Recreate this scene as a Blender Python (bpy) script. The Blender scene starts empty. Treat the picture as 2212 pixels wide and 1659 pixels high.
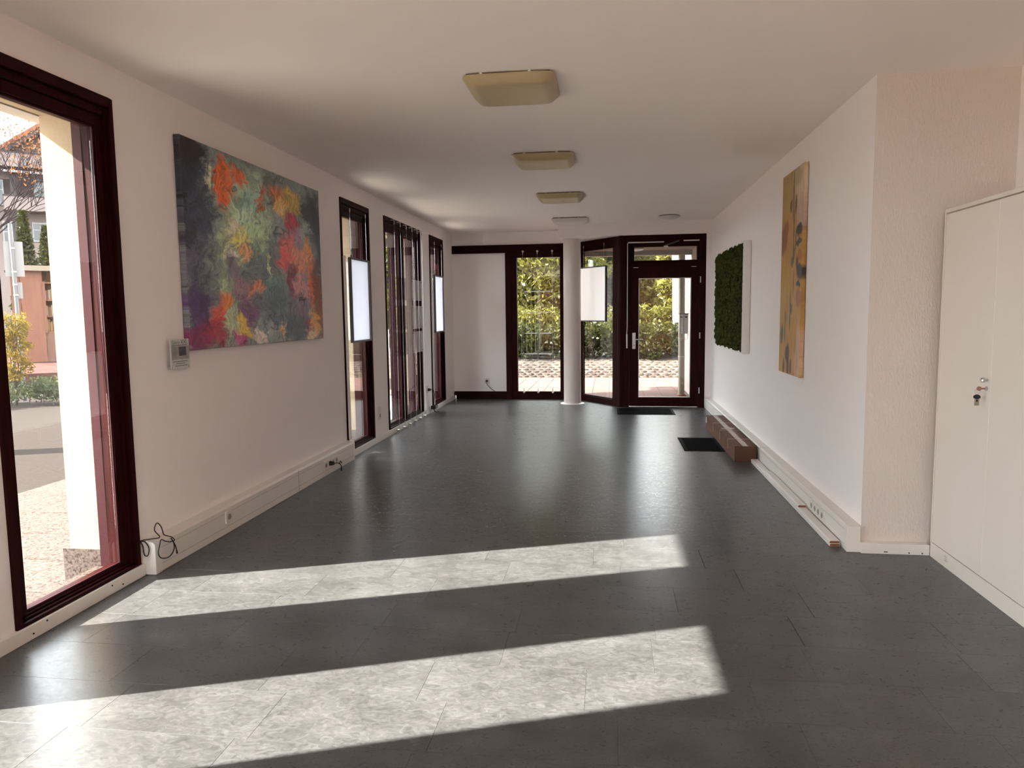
import bpy, bmesh, math, random
import numpy as np
from mathutils import Vector, Matrix
random.seed(7); RNG = np.random.default_rng(7)
SC = bpy.context.scene
COL = SC.collection

# ------------------------------------------------------------------ camera
cam_d = bpy.data.cameras.new('camera'); cam = bpy.data.objects.new('camera', cam_d); COL.objects.link(cam)
F_PX, YAW, PITCH, ROLL = 1564.0, 0.1344, 0.0986, -0.0118
cam_d.sensor_width = 36.0; cam_d.lens = F_PX / 2212 * 36.0; cam_d.clip_start = .05; cam_d.clip_end = 500
fw = Vector((-math.sin(YAW) * math.cos(PITCH), math.cos(YAW) * math.cos(PITCH), -math.sin(PITCH)))
rt = Vector((math.cos(YAW), math.sin(YAW), 0)); up = rt.cross(fw)
r2 = rt * math.cos(ROLL) + up * math.sin(ROLL); u2 = -rt * math.sin(ROLL) + up * math.cos(ROLL)
cam.matrix_world = Matrix(((r2.x, u2.x, -fw.x, 0), (r2.y, u2.y, -fw.y, 0), (r2.z, u2.z, -fw.z, 1.4), (0, 0, 0, 1)))
SC.camera = cam

# ------------------------------------------------------------------ world, sun, exposure
SKY_STRENGTH, SUN_STRENGTH = 3.5, 16.0
w = bpy.data.worlds.new('sky'); SC.world = w; w.use_nodes = True
bg = w.node_tree.nodes['Background']; bg.inputs[0].default_value = (.94, .96, 1.0, 1); bg.inputs[1].default_value = SKY_STRENGTH
SUN_AZ, SUN_EL = math.radians(69.2), math.radians(33.6)
sd = Vector((math.sin(SUN_AZ) * math.cos(SUN_EL), math.cos(SUN_AZ) * math.cos(SUN_EL), -math.sin(SUN_EL)))
sl = bpy.data.lights.new('sun', 'SUN'); sl.energy = SUN_STRENGTH; sl.color = (1, .92, .82); sl.angle = math.radians(.6)
so = bpy.data.objects.new('sun', sl); COL.objects.link(so); so.location = (-30, -10, 30)
so.rotation_euler = sd.to_track_quat('-Z', 'Y').to_euler()
vs = SC.view_settings; vs.view_transform = 'Standard'; vs.look = 'None'; vs.gamma = 1; vs.exposure = 1.95; vs.use_curve_mapping = False
cy = SC.cycles
cy.max_bounces = 14; cy.diffuse_bounces = 8; cy.glossy_bounces = 5; cy.transmission_bounces = 6; cy.transparent_max_bounces = 16
cy.caustics_reflective = False; cy.caustics_refractive = False; cy.sample_clamp_indirect = 6.0

# ------------------------------------------------------------------ helpers: materials
def lin(r, g, b, k=1.0):
    f = lambda c: ((c / 255 / 12.92) if c / 255 <= .04045 else ((c / 255 + .055) / 1.055) ** 2.4)
    return tuple(min(.92, f(c) * k) for c in (r, g, b))

class NT:
    def __init__(self, name):
        self.m = bpy.data.materials.new(name); self.m.use_nodes = True
        self.t = self.m.node_tree; self.b = self.t.nodes['Principled BSDF']; self.out = self.t.nodes['Material Output']
    def n(self, typ, **kw):
        nd = self.t.nodes.new('ShaderNode' + typ)
        for k, v in kw.items(): setattr(nd, k, v)
        return nd
    def l(self, a, b): self.t.links.new(a, b)
    def pos(self, scale=(1, 1, 1)):
        g = self.n('NewGeometry'); mp = self.n('Mapping'); self.l(g.outputs['Position'], mp.inputs[0]); mp.inputs['Scale'].default_value = scale
        return mp.outputs[0]
    def noise(self, vec, scale, detail=4, rough=.55, dist=0):
        nd = self.n('TexNoise'); nd.inputs['Scale'].default_value = scale; nd.inputs['Detail'].default_value = detail
        nd.inputs['Roughness'].default_value = rough; nd.inputs['Distortion'].default_value = dist
        self.l(vec, nd.inputs['Vector']); return nd
    def ramp(self, fac, stops):
        r = self.n('ValToRGB'); e = r.color_ramp.elements
        while len(e) < len(stops): e.new(.5)
        for i, (p, c) in enumerate(stops): e[i].position = p; e[i].color = (*c, 1)
        self.l(fac, r.inputs[0]); return r.outputs[0]
    def mix(self, a, b, fac, mode='MIX'):
        m = self.n('Mix', data_type='RGBA', blend_type=mode)
        for v, i in ((fac, 0), (a, 6), (b, 7)):
            if hasattr(v, 'is_output'): self.l(v, m.inputs[i])
            else: m.inputs[i].default_value = v if i == 0 else (*v, 1)
        return m.outputs[2]
    def bump(self, h, strength, dist=.01):
        b = self.n('Bump'); b.inputs['Strength'].default_value = strength; b.inputs['Distance'].default_value = dist
        self.l(h, b.inputs['Height']); self.l(b.outputs[0], self.b.inputs['Normal'])
    def base(self, c):
        if hasattr(c, 'is_output'): self.l(c, self.b.inputs['Base Color'])
        else: self.b.inputs['Base Color'].default_value = (*c, 1)
    def set(self, rough=.5, metal=0, spec=.5):
        self.b.inputs['Roughness'].default_value = rough; self.b.inputs['Metallic'].default_value = metal
        self.b.inputs['Specular IOR Level'].default_value = spec

def mat(name, col, rough=.5, metal=0, spec=.5, var=.0, vscale=8, bump=0, bscale=80, stretch=(1, 1, 1), bdist=.004):
    t = NT(name); t.set(rough, metal, spec)
    if var:
        f = t.noise(t.pos(stretch), vscale, 5).outputs['Fac']
        t.base(t.ramp(f, [(.3, tuple(c * (1 - var) for c in col)), (.7, tuple(min(1, c * (1 + var)) for c in col))]))
    else: t.base(col)
    if bump: t.bump(t.noise(t.pos(stretch), bscale, 3).outputs['Fac'], bump, bdist)
    return t.m

def wood_mat(name, dark, light, scale, stretch, rough=.35, spec=.5):
    t = NT(name); t.set(rough, 0, spec)
    f = t.noise(t.pos(stretch), scale, 6, .6, .6).outputs['Fac']
    t.base(t.ramp(f, [(.3, dark), (.7, light)])); t.bump(f, .15, .002); return t.m

def glass_mat(name, f0=.085, tint=(.95, .97, .96), k=1.0):
    # thin pane: Schlick reflectance over clear transmission, the same from both sides
    t = NT(name); lw = t.n('LayerWeight'); lw.inputs[0].default_value = .5
    pw = t.n('Math', operation='POWER'); t.l(lw.outputs['Facing'], pw.inputs[0]); pw.inputs[1].default_value = 5.0
    ma = t.n('Math', operation='MULTIPLY_ADD'); t.l(pw.outputs[0], ma.inputs[0]); ma.inputs[1].default_value = (1 - f0) * k; ma.inputs[2].default_value = f0
    tr = t.n('BsdfTransparent'); tr.inputs[0].default_value = (*tint, 1)
    gl = t.n('BsdfGlossy'); gl.inputs['Roughness'].default_value = .0; gl.inputs[0].default_value = (.95, .95, .95, 1)
    mx = t.n('MixShader'); t.l(ma.outputs[0], mx.inputs[0]); t.l(tr.outputs[0], mx.inputs[1]); t.l(gl.outputs[0], mx.inputs[2])
    t.l(mx.outputs[0], t.out.inputs[0]); return t.m

def leaf_mat(name, stops, scale=2.0, transl=.35):
    t = NT(name)
    v = t.pos(); a = t.noise(v, scale, 2).outputs['Fac']; b = t.noise(v, scale * 14, 2).outputs['Fac']
    md = t.n('Math', operation='ADD'); m2 = t.n('Math', operation='MULTIPLY'); m2.inputs[1].default_value = .5
    t.l(a, md.inputs[0]); t.l(b, md.inputs[1]); t.l(md.outputs[0], m2.inputs[0])
    c = t.ramp(m2.outputs[0], [(p_, tuple(q * .42 for q in c_)) for p_, c_ in stops])
    d = t.n('BsdfDiffuse'); s = t.n('BsdfTranslucent'); g = t.n('BsdfGlossy'); g.inputs['Roughness'].default_value = .4; g.inputs[0].default_value = (.5, .5, .5, 1)
    t.l(c, d.inputs[0]); t.l(c, s.inputs[0])
    x = t.n('MixShader'); x.inputs[0].default_value = transl; t.l(d.outputs[0], x.inputs[1]); t.l(s.outputs[0], x.inputs[2])
    y = t.n('MixShader'); y.inputs[0].default_value = .02; t.l(x.outputs[0], y.inputs[1]); t.l(g.outputs[0], y.inputs[2])
    t.l(y.outputs[0], t.out.inputs[0]); return t.m

M = {}
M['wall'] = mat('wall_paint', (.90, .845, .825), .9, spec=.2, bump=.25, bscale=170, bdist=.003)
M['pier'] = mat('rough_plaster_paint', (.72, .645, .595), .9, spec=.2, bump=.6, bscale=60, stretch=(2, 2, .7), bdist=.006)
M['ceil'] = mat('ceiling_paint', (.925, .865, .83), .95, spec=.15, bump=.12, bscale=120, bdist=.002)
M['white'] = mat('white_lacquer', (.80, .77, .735), .38)
M['duct'] = mat('duct_plastic', (.78, .745, .70), .45)
M['ductline'] = mat('duct_groove', (.45, .42, .39), .6)
M['cab'] = mat('cabinet_melamine', (.82, .755, .69), .42)
M['frame'] = wood_mat('mahogany_stain', (.0105, .0010, .0010), (.030, .0032, .0030), 9, (6, 6, .5), .5, .07)
M['frame_h'] = wood_mat('mahogany_stain_rail', (.009, .0010, .0010), (.024, .0028, .0026), 9, (.5, .5, 6), .5, .07)
M['guide'] = mat('wine_red_metal', (.032, .0085, .0105), .5, spec=.08)
M['black'] = mat('black_plastic', (.008, .008, .008), .5)
M['steel'] = mat('brushed_steel', (.62, .62, .62), .28, 1)
M['alu'] = mat('grey_aluminium', (.55, .53, .52), .4, .6)
M['darkalu'] = mat('dark_grey_aluminium', (.10, .10, .105), .45, .3)
M['glass'] = glass_mat('window_glass')
M['acrylic'] = glass_mat('clear_acrylic', .06, (.93, .93, .93), 1.0)
M['acredge'] = mat('acrylic_edge', (.75, .78, .78), .2)
M['facade'] = mat('cream_render', (.29, .225, .15), .95, spec=.1, var=.04, vscale=5, bump=.3, bscale=45, bdist=.006)
M['fasc'] = mat('pale_fascia_paint', (.30, .265, .24), .8, var=.06)
M['soffit'] = mat('brown_soffit_board', (.15, .11, .07), .8, var=.1, vscale=14)
M['granite'] = None
t = NT('pink_granite'); t.set(.9, 0, .08)
f = t.noise(t.pos(), 70, 3, .7).outputs['Fac']
t.base(t.ramp(f, [(.36, (.018, .013, .012)), (.46, (.065, .047, .041)), (.62, (.095, .074, .065))])); M['granite'] = t.m
M['asphalt'] = mat('grey_brown_paving', (.033, .027, .024), .95, spec=.02, var=.22, vscale=30, bump=.3, bscale=60)
M['redpave'] = mat('red_brick_paver', (.100, .063, .054), .9, spec=.06, var=.14, vscale=9, bump=.2, bscale=90)
M['cobble'] = mat('sandstone_cobble', (.044, .032, .026), .95, spec=.08, var=.3, vscale=6, bump=.4, bscale=50)
M['joint'] = mat('dark_joint_soil', (.05, .04, .032), .95, var=.3)
M['diff'] = mat('yellowed_acrylic_diffuser', (.47, .37, .215), .36)
M['diffw'] = mat('white_acrylic_diffuser', (.62, .60, .59), .3)
M['lampbase'] = mat('lamp_base_metal', (.10, .095, .09), .5, .4)
M['mat'] = mat('black_mat_pile', (.010, .009, .010), 1.0, spec=.02, var=.5, vscale=120, bump=.6, bscale=400)
M['matrim'] = mat('rubber_mat_border', (.005, .004, .005), .8, spec=.1)
M['card'] = mat('brown_cardboard', (.12, .052, .030), .8, var=.08, vscale=6)
M['tape'] = mat('pale_packing_tape', (.36, .26, .22), .25)
M['straps'] = mat('cream_strap', (.40, .26, .17), .5)
M['mdf'] = mat('mdf_core', (.22, .075, .03), .85, var=.1, vscale=60)
M['moss'] = leaf_mat('preserved_moss', [(.35, (.024, .030, .002)), (.5, (.070, .084, .005)), (.66, (.15, .165, .014))], 14, .1)
M['mossback'] = mat('moss_bed', (.010, .014, .002), .95)
M['sconce'] = mat('socket_plastic', (.72, .69, .64), .4)
M['hole'] = mat('socket_well', (.30, .28, .25), .6)
# translucent light panel sheet
t = NT('opal_panel_sheet')
d = t.n('BsdfDiffuse'); d.inputs[0].default_value = (.88, .88, .9, 1); s = t.n('BsdfTranslucent'); s.inputs[0].default_value = (.80, .82, .88, 1)
x = t.n('MixShader'); x.inputs[0].default_value = .55; t.l(d.outputs[0], x.inputs[1]); t.l(s.outputs[0], x.inputs[2]); t.l(x.outputs[0], t.out.inputs[0]); M['opal'] = t.m
# vinyl floor
t = NT('grey_vinyl_tile')
oi = t.n('ObjectInfo'); v = t.pos((1, 1, 1))
va = t.n('VectorMath', operation='ADD'); t.l(v, va.inputs[0])
cr = t.n('CombineXYZ'); mu = t.n('Math', operation='MULTIPLY'); mu.inputs[1].default_value = .6; t.l(oi.outputs['Random'], mu.inputs[0]); t.l(mu.outputs[0], cr.inputs[0]); t.l(mu.outputs[0], cr.inputs[2]); t.l(cr.outputs[0], va.inputs[1])
mp = t.n('Mapping'); mp.inputs['Scale'].default_value = (1.0, 1.6, 1); t.l(va.outputs[0], mp.inputs[0]); vv = mp.outputs[0]
big = t.noise(vv, 3.2, 6, .62, .4).outputs['Fac']; fine = t.noise(vv, 24, 7, .72, 1.5).outputs['Fac']
c1 = t.ramp(big, [(.3, (.054, .052, .053)), (.5, (.071, .069, .070)), (.72, (.093, .091, .092))])
c2 = t.ramp(fine, [(.34, (.58, .58, .58)), (.5, (.98, .98, .98)), (.66, (1.30, 1.30, 1.30))])
t.base(t.mix(c1, c2, 1.0, 'MULTIPLY'))
rr = t.ramp(fine, [(.3, (.34, .34, .34)), (.7, (.25, .25, .25))]); t.l(rr, t.b.inputs['Roughness'])
t.b.inputs['Specular IOR Level'].default_value = .55
t.bump(fine, .06, .0015); M['vinyl'] = t.m

# ------------------------------------------------------------------ helpers: meshes
ORG = {}
def setp(o, label=None, cat=None, group=None, kind=None):
    if label: o['label'] = label
    if cat: o['category'] = cat
    if group: o['group'] = group
    if kind: o['kind'] = kind
    return o
def empty(name, loc, label=None, cat=None, group=None, kind=None, parent=None):
    o = bpy.data.objects.new(name, None); COL.objects.link(o); o.empty_display_size = .1
    ORG[o] = Vector(loc)
    if parent: o.parent = parent; o.location = Vector(loc) - ORG[parent]
    else: o.location = loc
    return setp(o, label, cat, group, kind)

class MB:
    def __init__(s): s.v = []; s.f = []
    def add(s, vs, fs):
        b = len(s.v); s.v += [tuple(q) for q in vs]; s.f += [tuple(b + i for i in q) for q in fs]; return s
    def box(s, x0, x1, y0, y1, z0, z1):
        x0, x1 = sorted((x0, x1)); y0, y1 = sorted((y0, y1)); z0, z1 = sorted((z0, z1))
        vs = [(x, y, z) for z in (z0, z1) for x, y in ((x0, y0), (x1, y0), (x1, y1), (x0, y1))]
        return s.add(vs, [(3, 2, 1, 0), (4, 5, 6, 7), (0, 1, 5, 4), (1, 2, 6, 5), (2, 3, 7, 6), (3, 0, 4, 7)])
    def obox(s, O, t, n, u0, u1, d0, d1, z0, z1):
        # box in an oriented frame: along t, depth n
        vs = []
        for z in (z0, z1):
            for u, d in ((u0, d0), (u1, d0), (u1, d1), (u0, d1)):
                p = Vector(O) + Vector(t) * u + Vector(n) * d; vs.append((p.x, p.y, p.z + z))
        fs = [(3, 2, 1, 0), (4, 5, 6, 7), (0, 1, 5, 4), (1, 2, 6, 5), (2, 3, 7, 6), (3, 0, 4, 7)]
        if Vector(t).cross(Vector(n)).z * (u1 - u0) * (d1 - d0) < 0: fs = [q[::-1] for q in fs]
        return s.add(vs, fs)
    def prism(s, poly, axis, a0, a1):
        # poly: list of 2D points CCW; extruded along axis
        def P(q, a): return {'x': (a, q[0], q[1]), 'y': (q[0], a, q[1]), 'z': (q[0], q[1], a)}[axis]
        n = len(poly); vs = [P(q, a0) for q in poly] + [P(q, a1) for q in poly]
        return s.add(vs, [tuple(range(n - 1, -1, -1)), tuple(range(n, 2 * n))] + [(i, (i + 1) % n, n + (i + 1) % n, n + i) for i in range(n)])
    def cyl(s, p0, p1, r0, r1=None, seg=16):
        return s.tube([p0, p1], [r0, r0 if r1 is None else r1], seg)
    def tube(s, pts, r, seg=8):
        pts = [Vector(p) for p in pts]; n = len(pts)
        rs = r if isinstance(r, (list, tuple)) else [r] * n
        b = len(s.v); prev = None
        for i, p in enumerate(pts):
            d = (pts[min(i + 1, n - 1)] - pts[max(i - 1, 0)]).normalized()
            a = prev - d * prev.dot(d) if prev is not None else (Vector((0, 0, 1)).cross(d) if abs(d.z) < .9 else Vector((1, 0, 0)).cross(d))
            if a.length < 1e-6: a = Vector((1, 0, 0)).cross(d)
            a.normalize(); prev = a; c = d.cross(a)
            for k in range(seg):
                q = p + (a * math.cos(2 * math.pi * k / seg) + c * math.sin(2 * math.pi * k / seg)) * rs[i]; s.v.append(tuple(q))
        for i in range(n - 1):
            for k in range(seg):
                s.f.append((b + i * seg + k, b + i * seg + (k + 1) % seg, b + (i + 1) * seg + (k + 1) % seg, b + (i + 1) * seg + k))
        s.f.append(tuple(b + k for k in range(seg - 1, -1, -1))); s.f.append(tuple(b + (n - 1) * seg + k for k in range(seg)))
        return s
    def lathe(s, c, prof, seg=32):
        b = len(s.v); n = len(prof)
        for r, z in prof:
            for k in range(seg): s.v.append((c[0] + r * math.cos(2 * math.pi * k / seg), c[1] + r * math.sin(2 * math.pi * k / seg), c[2] + z))
        for i in range(n - 1):
            for k in range(seg): s.f.append((b + i * seg + k, b + i * seg + (k + 1) % seg, b + (i + 1) * seg + (k + 1) % seg, b + (i + 1) * seg + k))
        s.f.append(tuple(b + k for k in range(seg - 1, -1, -1))); s.f.append(tuple(b + (n - 1) * seg + k for k in range(seg)))
        return s
    def build(s, name, m, parent=None, bevel=0, seg=2, smooth=False, label=None, cat=None, group=None, kind=None):
        v = np.array(s.v); o3 = Vector(((v[:, 0].min() + v[:, 0].max()) / 2, (v[:, 1].min() + v[:, 1].max()) / 2, v[:, 2].min()))
        me = bpy.data.meshes.new(name); me.from_pydata([(a - o3.x, b - o3.y, c - o3.z) for a, b, c in s.v], [], s.f)
        if bevel:
            bm = bmesh.new(); bm.from_mesh(me); bmesh.ops.remove_doubles(bm, verts=bm.verts, dist=1e-6)
            es = [e for e in bm.edges if len(e.link_faces) == 2 and e.calc_face_angle(0) > .6]
            bmesh.ops.bevel(bm, geom=es, offset=bevel, segments=seg, profile=.5, affect='EDGES', clamp_overlap=True); bm.to_mesh(me); bm.free()
        me.update(); me.materials.append(m if not isinstance(m, str) else M[m])
        if smooth:
            me.polygons.foreach_set('use_smooth', [True] * len(me.polygons))
            try: me.set_sharp_from_angle(angle=math.radians(40))
            except Exception: pass
        ob = bpy.data.objects.new(name, me); COL.objects.link(ob); ORG[ob] = o3
        if parent: ob.parent = parent; ob.location = o3 - ORG[parent]
        else: ob.location = o3
        return setp(ob, label, cat, group, kind)

def rects_with_holes(y0, y1, z0, z1, holes):
    out = []; y = y0
    for a, b, c, d in sorted(holes):
        if a > y: out.append((y, a, z0, z1))
        if c > z0: out.append((a, b, z0, c))
        if d < z1: out.append((a, b, d, z1))
        y = b
    if y < y1: out.append((y, y1, z0, z1))
    return out

# ------------------------------------------------------------------ dimensions
H = 2.67; WL = -2.52; WLO = -2.89; XR = 1.445; XN = 2.17; YP = 4.32; YB = -4.0; YD = 10.68; YF = 11.60
WINS = [(-2.682, -1.847), (-1.344, -.509), (-.006, .829), (1.332, 2.167), (2.67, 3.505), (6.66, 7.485), (8.0, 9.57), (10.08, 10.91)]  # first three are unseen windows added to bring in more light
GZ = -.05

# ------------------------------------------------------------------ room shell
# floor: base slab + tiles laid one by one
fl = MB().box(WL - .02, XN + .05, YB, YF + .12, -.05, -.004).build('floor', mat('floor_adhesive', (.03, .028, .027), .9), kind='structure', label='grey mottled vinyl tile floor of the empty room')
PITCH_Y, LEN_X = .298, .61
FIXED = {3.926: .52, 3.628: .67, 3.33: .93, 3.032: .81}
far = MB(); TM = {}
def tile_mesh(w, d):
    k = (round(w, 4), round(d, 4))
    if k not in TM:
        b = MB().box(-w / 2, w / 2, -d / 2, d / 2, -.004, 0); me = bpy.data.meshes.new('floor_tile')
        bm = bmesh.new(); vs = [bm.verts.new(q) for q in b.v]
        for q in b.f: bm.faces.new([vs[i] for i in q])
        bmesh.ops.bevel(bm, geom=[e for e in bm.edges if all(v.co.z > -.001 for v in e.verts)], offset=.0003, segments=1, affect='EDGES')
        bm.to_mesh(me); bm.free(); me.materials.append(M['vinyl']); TM[k] = me
    return TM[k]
row = -26
while True:
    ya = 3.33 + row * PITCH_Y; yb = ya + PITCH_Y; row += 1
    if ya > YF + .05: break
    if yb < YB + .01: continue
    y0, y1 = max(ya, YB), min(yb, YF + .05); xr = XN if y1 <= YP + .25 else XR + .0
    fx = [v for k, v in FIXED.items() if abs(k - ya) < .01]
    off = fx[0] if fx else random.uniform(0, LEN_X)
    x = WL - LEN_X + ((off - WL) % LEN_X)
    while x < xr:
        xa, xb = max(x, WL), min(x + LEN_X, xr)
        g0 = .0004; g1 = .0022 if (fx and abs(x + LEN_X - off) < .01) else .0004
        if xb - xa > .02:
            if 1.5 < ya < 7.4:
                me = tile_mesh(xb - xa - g0 - g1, y1 - y0 - .0008)
                o = bpy.data.objects.new('floor_tile', me); COL.objects.link(o); o.parent = fl
                o.location = Vector(((xa + g0 + xb - g1) / 2, (y0 + y1) / 2, 0)) - ORG[fl]
            else: far.box(xa + g0, xb - g1, y0 + .0006, y1 - .0006, -.004, 0)
        x += LEN_X
far.build('distant_floor_tiles', M['vinyl'], fl, kind='stuff')

MB().box(WLO - .2, XN + .3, YB - .3, YF + .9, H, H + .25).build('ceiling', 'ceil', kind='structure', label='plain white painted ceiling over the whole room')

inner = [(a, b, .065, 2.50) for a, b in WINS]
b = MB()
for q in rects_with_holes(YB, YF + .12, -.05, H, inner): b.box(WL - .12, WL, *q)
wl = b.build('wall_left', 'wall', kind='structure', label='white painted left wall with tall narrow windows')
b = MB()
for q in rects_with_holes(YB - .3, YF + .4, GZ - .05, 6.2, [(a + .03, c - .045, GZ - .05, 2.43) for a, c in WINS]): b.box(WLO, WL - .12, *q)
b.build('facade_layer', 'facade', wl)
MB().box(-3.0, WLO, YB - .3, YF + .4, 2.423, 2.62).build('facade_ledge', 'fasc', wl)
for a, c in zip([YB - .3] + [q[1] - .045 for q in WINS], [q[0] + .03 for q in WINS] + [YF + .4]):
    MB().box(WLO - .04, WLO + .245, a - .006, c + .006, GZ - .02, .157).build('plinth_block', 'granite', wl)

MB().box(XR, XR + .12, YP + .004, YF + .15, -.05, H).build('wall_right', 'wall', kind='structure', label='white painted right wall carrying the moss panel and the canvas')
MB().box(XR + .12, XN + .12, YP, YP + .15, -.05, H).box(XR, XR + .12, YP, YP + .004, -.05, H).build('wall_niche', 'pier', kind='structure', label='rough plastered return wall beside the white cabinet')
MB().box(XN, XN + .12, 2.6, YP, -.05, H).build('wall_cabinet', 'wall', kind='structure', label='white wall behind the cabinet on the right')
M['terra'] = mat('terracotta_wall_paint', (.80, .52, .40), .9, spec=.2)  # invented wall colour, warms the light bounced from unseen walls
MB().box(XN, XN + .12, YB, 2.6, -.05, H).build('wall_rear', 'terra', kind='structure', label='terracotta wall beside the photographer on the right')
# unseen back wall in a warm bounce colour, with a window added for light
b = MB()
for x0, x1, z0, z1 in rects_with_holes(WL, XN + .12, -.05, H, [(-1.6, .4, .1, 2.45)]): b.box(x0, x1, YB - .12, YB, z0, z1)
b.build('wall_back', 'terra', kind='structure', label='white back wall with a wide shop window behind the photographer')

# ------------------------------------------------------------------ left windows
def ring(b, x0, x1, y0, y1, z0, z1, l, r, tp, bt):
    b.box(x0, x1, y0, y0 + l, z0, z1); b.box(x0, x1, y1 - r, y1, z0, z1)
    b.box(x0, x1, y0 + l, y1 - r, z1 - tp, z1); b.box(x0, x1, y0 + l, y1 - r, z0, z0 + bt)
WLAB = ['window farthest behind the photographer on the left wall', 'window well behind the photographer on the left wall', 'window just behind the photographer on the left wall', 'window beside the photographer casting the nearest sun patch',
        'nearest visible tall window at the left edge with view of a kiosk', 'narrow tall window just past the large painting', 'double tall window with clear pockets on cables', 'narrow tall window nearest the far corner']
def make_window(i, y0, y1, z0=.065, z1=2.50, mull=False):
    w = empty('window_%d' % (i + 1), (WL, (y0 + y1) / 2, z0), label='wine red framed ' + WLAB[i], kind='structure')
    b = MB(); ring(b, WL - .12, WL + .012, y0, y1, z0, z1, .030, .030, .050, .016)
    b.build('casing', 'frame', w, bevel=.003, seg=1)
    b = MB(); ring(b, WL - .11, WL - .010, y0 + .030, y1 - .030, z0 + .016, z1 - .050, .022, .022, .042, .010)
    b.build('stepped_liner', 'frame', w, bevel=.003, seg=1)
    bays = [(y0 + .052, y1 - .052)] if not mull else [(y0 + .052, (y0 + y1) / 2 - .03), ((y0 + y1) / 2 + .03, y1 - .052)]
    if mull: MB().box(WL - .12, WL - .004, (y0 + y1) / 2 - .03, (y0 + y1) / 2 + .03, z0 + .026, z1 - .092).build('mullion', 'frame', w, bevel=.003, seg=1)
    for a, c in bays:
        b = MB(); ring(b, WL - .105, WL - .025, a, c, z0 + .026, z1 - .092, .043, .043, .055, .012)
        s = b.build('sash', 'frame', w, bevel=.004, seg=2)
        b = MB(); ring(b, WL - .048, WL - .034, a + .043, c - .043, z0 + .038, z1 - .147, .012, .012, .012, .012)
        b.build('glazing_bead', 'guide', s, bevel=.003, seg=1)
        MB().box(WL - .060, WL - .048, a + .043, c - .043, z0 + .038, z1 - .147).build('pane', 'glass', s)
    for ya, yb in ((y0 + .03, y0 + .037), (y1 - .052, y1 - .045)):
        MB().box(WL - .19, WL - .12, ya, yb, GZ, 2.43).build('shutter_guide', 'guide', w)
    if mull: MB().box(WL - .19, WL - .12, (y0 + y1) / 2 - .04, (y0 + y1) / 2 + .04, GZ, 2.43).build('shutter_guide', 'guide', w)
    MB().box(WL - .22, WL - .10, y0 + .03, y1 - .045, GZ - .02, z0).build('threshold', 'granite', w)
    return w
for i, (a, c) in enumerate(WINS): make_window(i, a, c, mull=(i == 6))
# unseen back window added to let in more light
w = empty('window_9', (-.6, YB, .1), label='wide shop window in the wall behind the photographer', kind='structure')
b = MB()
for x0, x1, z0, z1 in ((-1.6, -1.5, .1, 2.45), (.3, .4, .1, 2.45), (-1.5, .3, .1, .2), (-1.5, .3, 2.35, 2.45)): b.box(x0, x1, YB - .1, YB, z0, z1)
b.build('casing', 'frame', w)
for x0, x1 in ((-1.5, .3),): MB().box(x0, x1, YB - .06, YB - .05, .2, 2.35).build('pane', 'glass', w)

# baseboards
def screws(parent, pts, ax):
    for p_ in pts:
        d = Vector(ax) * .003; MB().cyl(Vector(p_) - d, Vector(p_) + d, .004, seg=8).build('screw', 'black', parent)
bb = MB().box(WL, WL + .022, YB, 3.52, 0, .065).build('baseboard_left', 'white', kind='structure', bevel=.003, label='white skirting board under the near left windows')
screws(bb, [(WL + .022, 2.82, .05), (WL + .022, 2.74, .025), (WL + .022, 3.25, .045), (WL + .022, 3.33, .022)], (1, 0, 0))
MB().box(WL, WL + .022, 6.64, YF - .02, 0, .065).build('baseboard_left', 'white', kind='structure', bevel=.003, label='white skirting board along the far left windows')
bb = MB().box(XR - .012, 1.80, YP - .055, YP, 0, .060).build('baseboard_niche', 'white', kind='structure', bevel=.003, label='scuffed white skirting board on the rough plastered pier')
screws(bb, [(1.69, YP - .055, .012), (1.76, YP - .055, .012)], (0, 1, 0))
MB().box(1.555, 1.575, YP - .0565, YP - .054, .012, .017).build('scuff_mark', 'black', bb)

# ------------------------------------------------------------------ far end: header, column, glazing, door
MB().box(-.74, XR, 10.66, YF + .12, 2.48, H).build('trim_header', 'wall', kind='structure', label='white boxed header over the column and the door')
MB().box(WL, -.74, YF, YF + .12, 2.472, H).build('wall_far', 'wall', kind='structure', label='white strip of far wall above the dark beam')
MB().box(1.358, XR, YD - .02, YD + .12, 0, 2.48).build('wall_door', 'wall', kind='structure', label='narrow white wall strip between the door frame and right wall')

col = empty('column', (-.56, 11.03, 0), 'white rough plastered round column with a flat base ring', 'column')
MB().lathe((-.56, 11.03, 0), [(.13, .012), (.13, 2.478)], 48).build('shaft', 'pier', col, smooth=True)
MB().lathe((-.56, 11.03, 0), [(.182, 0.0005), (.182, .008), (.172, .014), (.131, .016)], 48).build('base_ring', 'white', col, smooth=True)

# far left glazing unit
w = empty('window_10', (-1.62, YF, 0), label='wine red far glazing unit with a white infill panel on its left', kind='structure')
MB().box(WL, -.72, YF - .03, YF + .08, 2.345, 2.472).build('head_beam', 'frame_h', w, bevel=.004, seg=1)
MB().box(WL, -1.655, YF - .045, YF + .08, .060, .122).box(WL + .03, -1.655, YF - .03, YF + .08, 0, .060).build('sill_beam', 'frame_h', w, bevel=.003, seg=1)
MB().box(-1.655, -1.555, YF - .03, YF + .08, 0, 2.345).build('post', 'frame', w, bevel=.004, seg=1)
b = MB(); b.box(-1.555, -1.47, YF - .02, YF + .06, .0, 2.345); b.box(-.78, -.70, YF - .02, YF + .06, 0, 2.345)
b.box(-1.47, -.78, YF - .02, YF + .06, 0, .122); b.box(-1.47, -.78, YF - .02, YF + .06, 2.265, 2.345)
s = b.build('sash', 'frame', w, bevel=.004, seg=1)
MB().box(-1.47, -.78, YF + .015, YF + .03, .122, 2.265).build('pane', 'glass', s)
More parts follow.
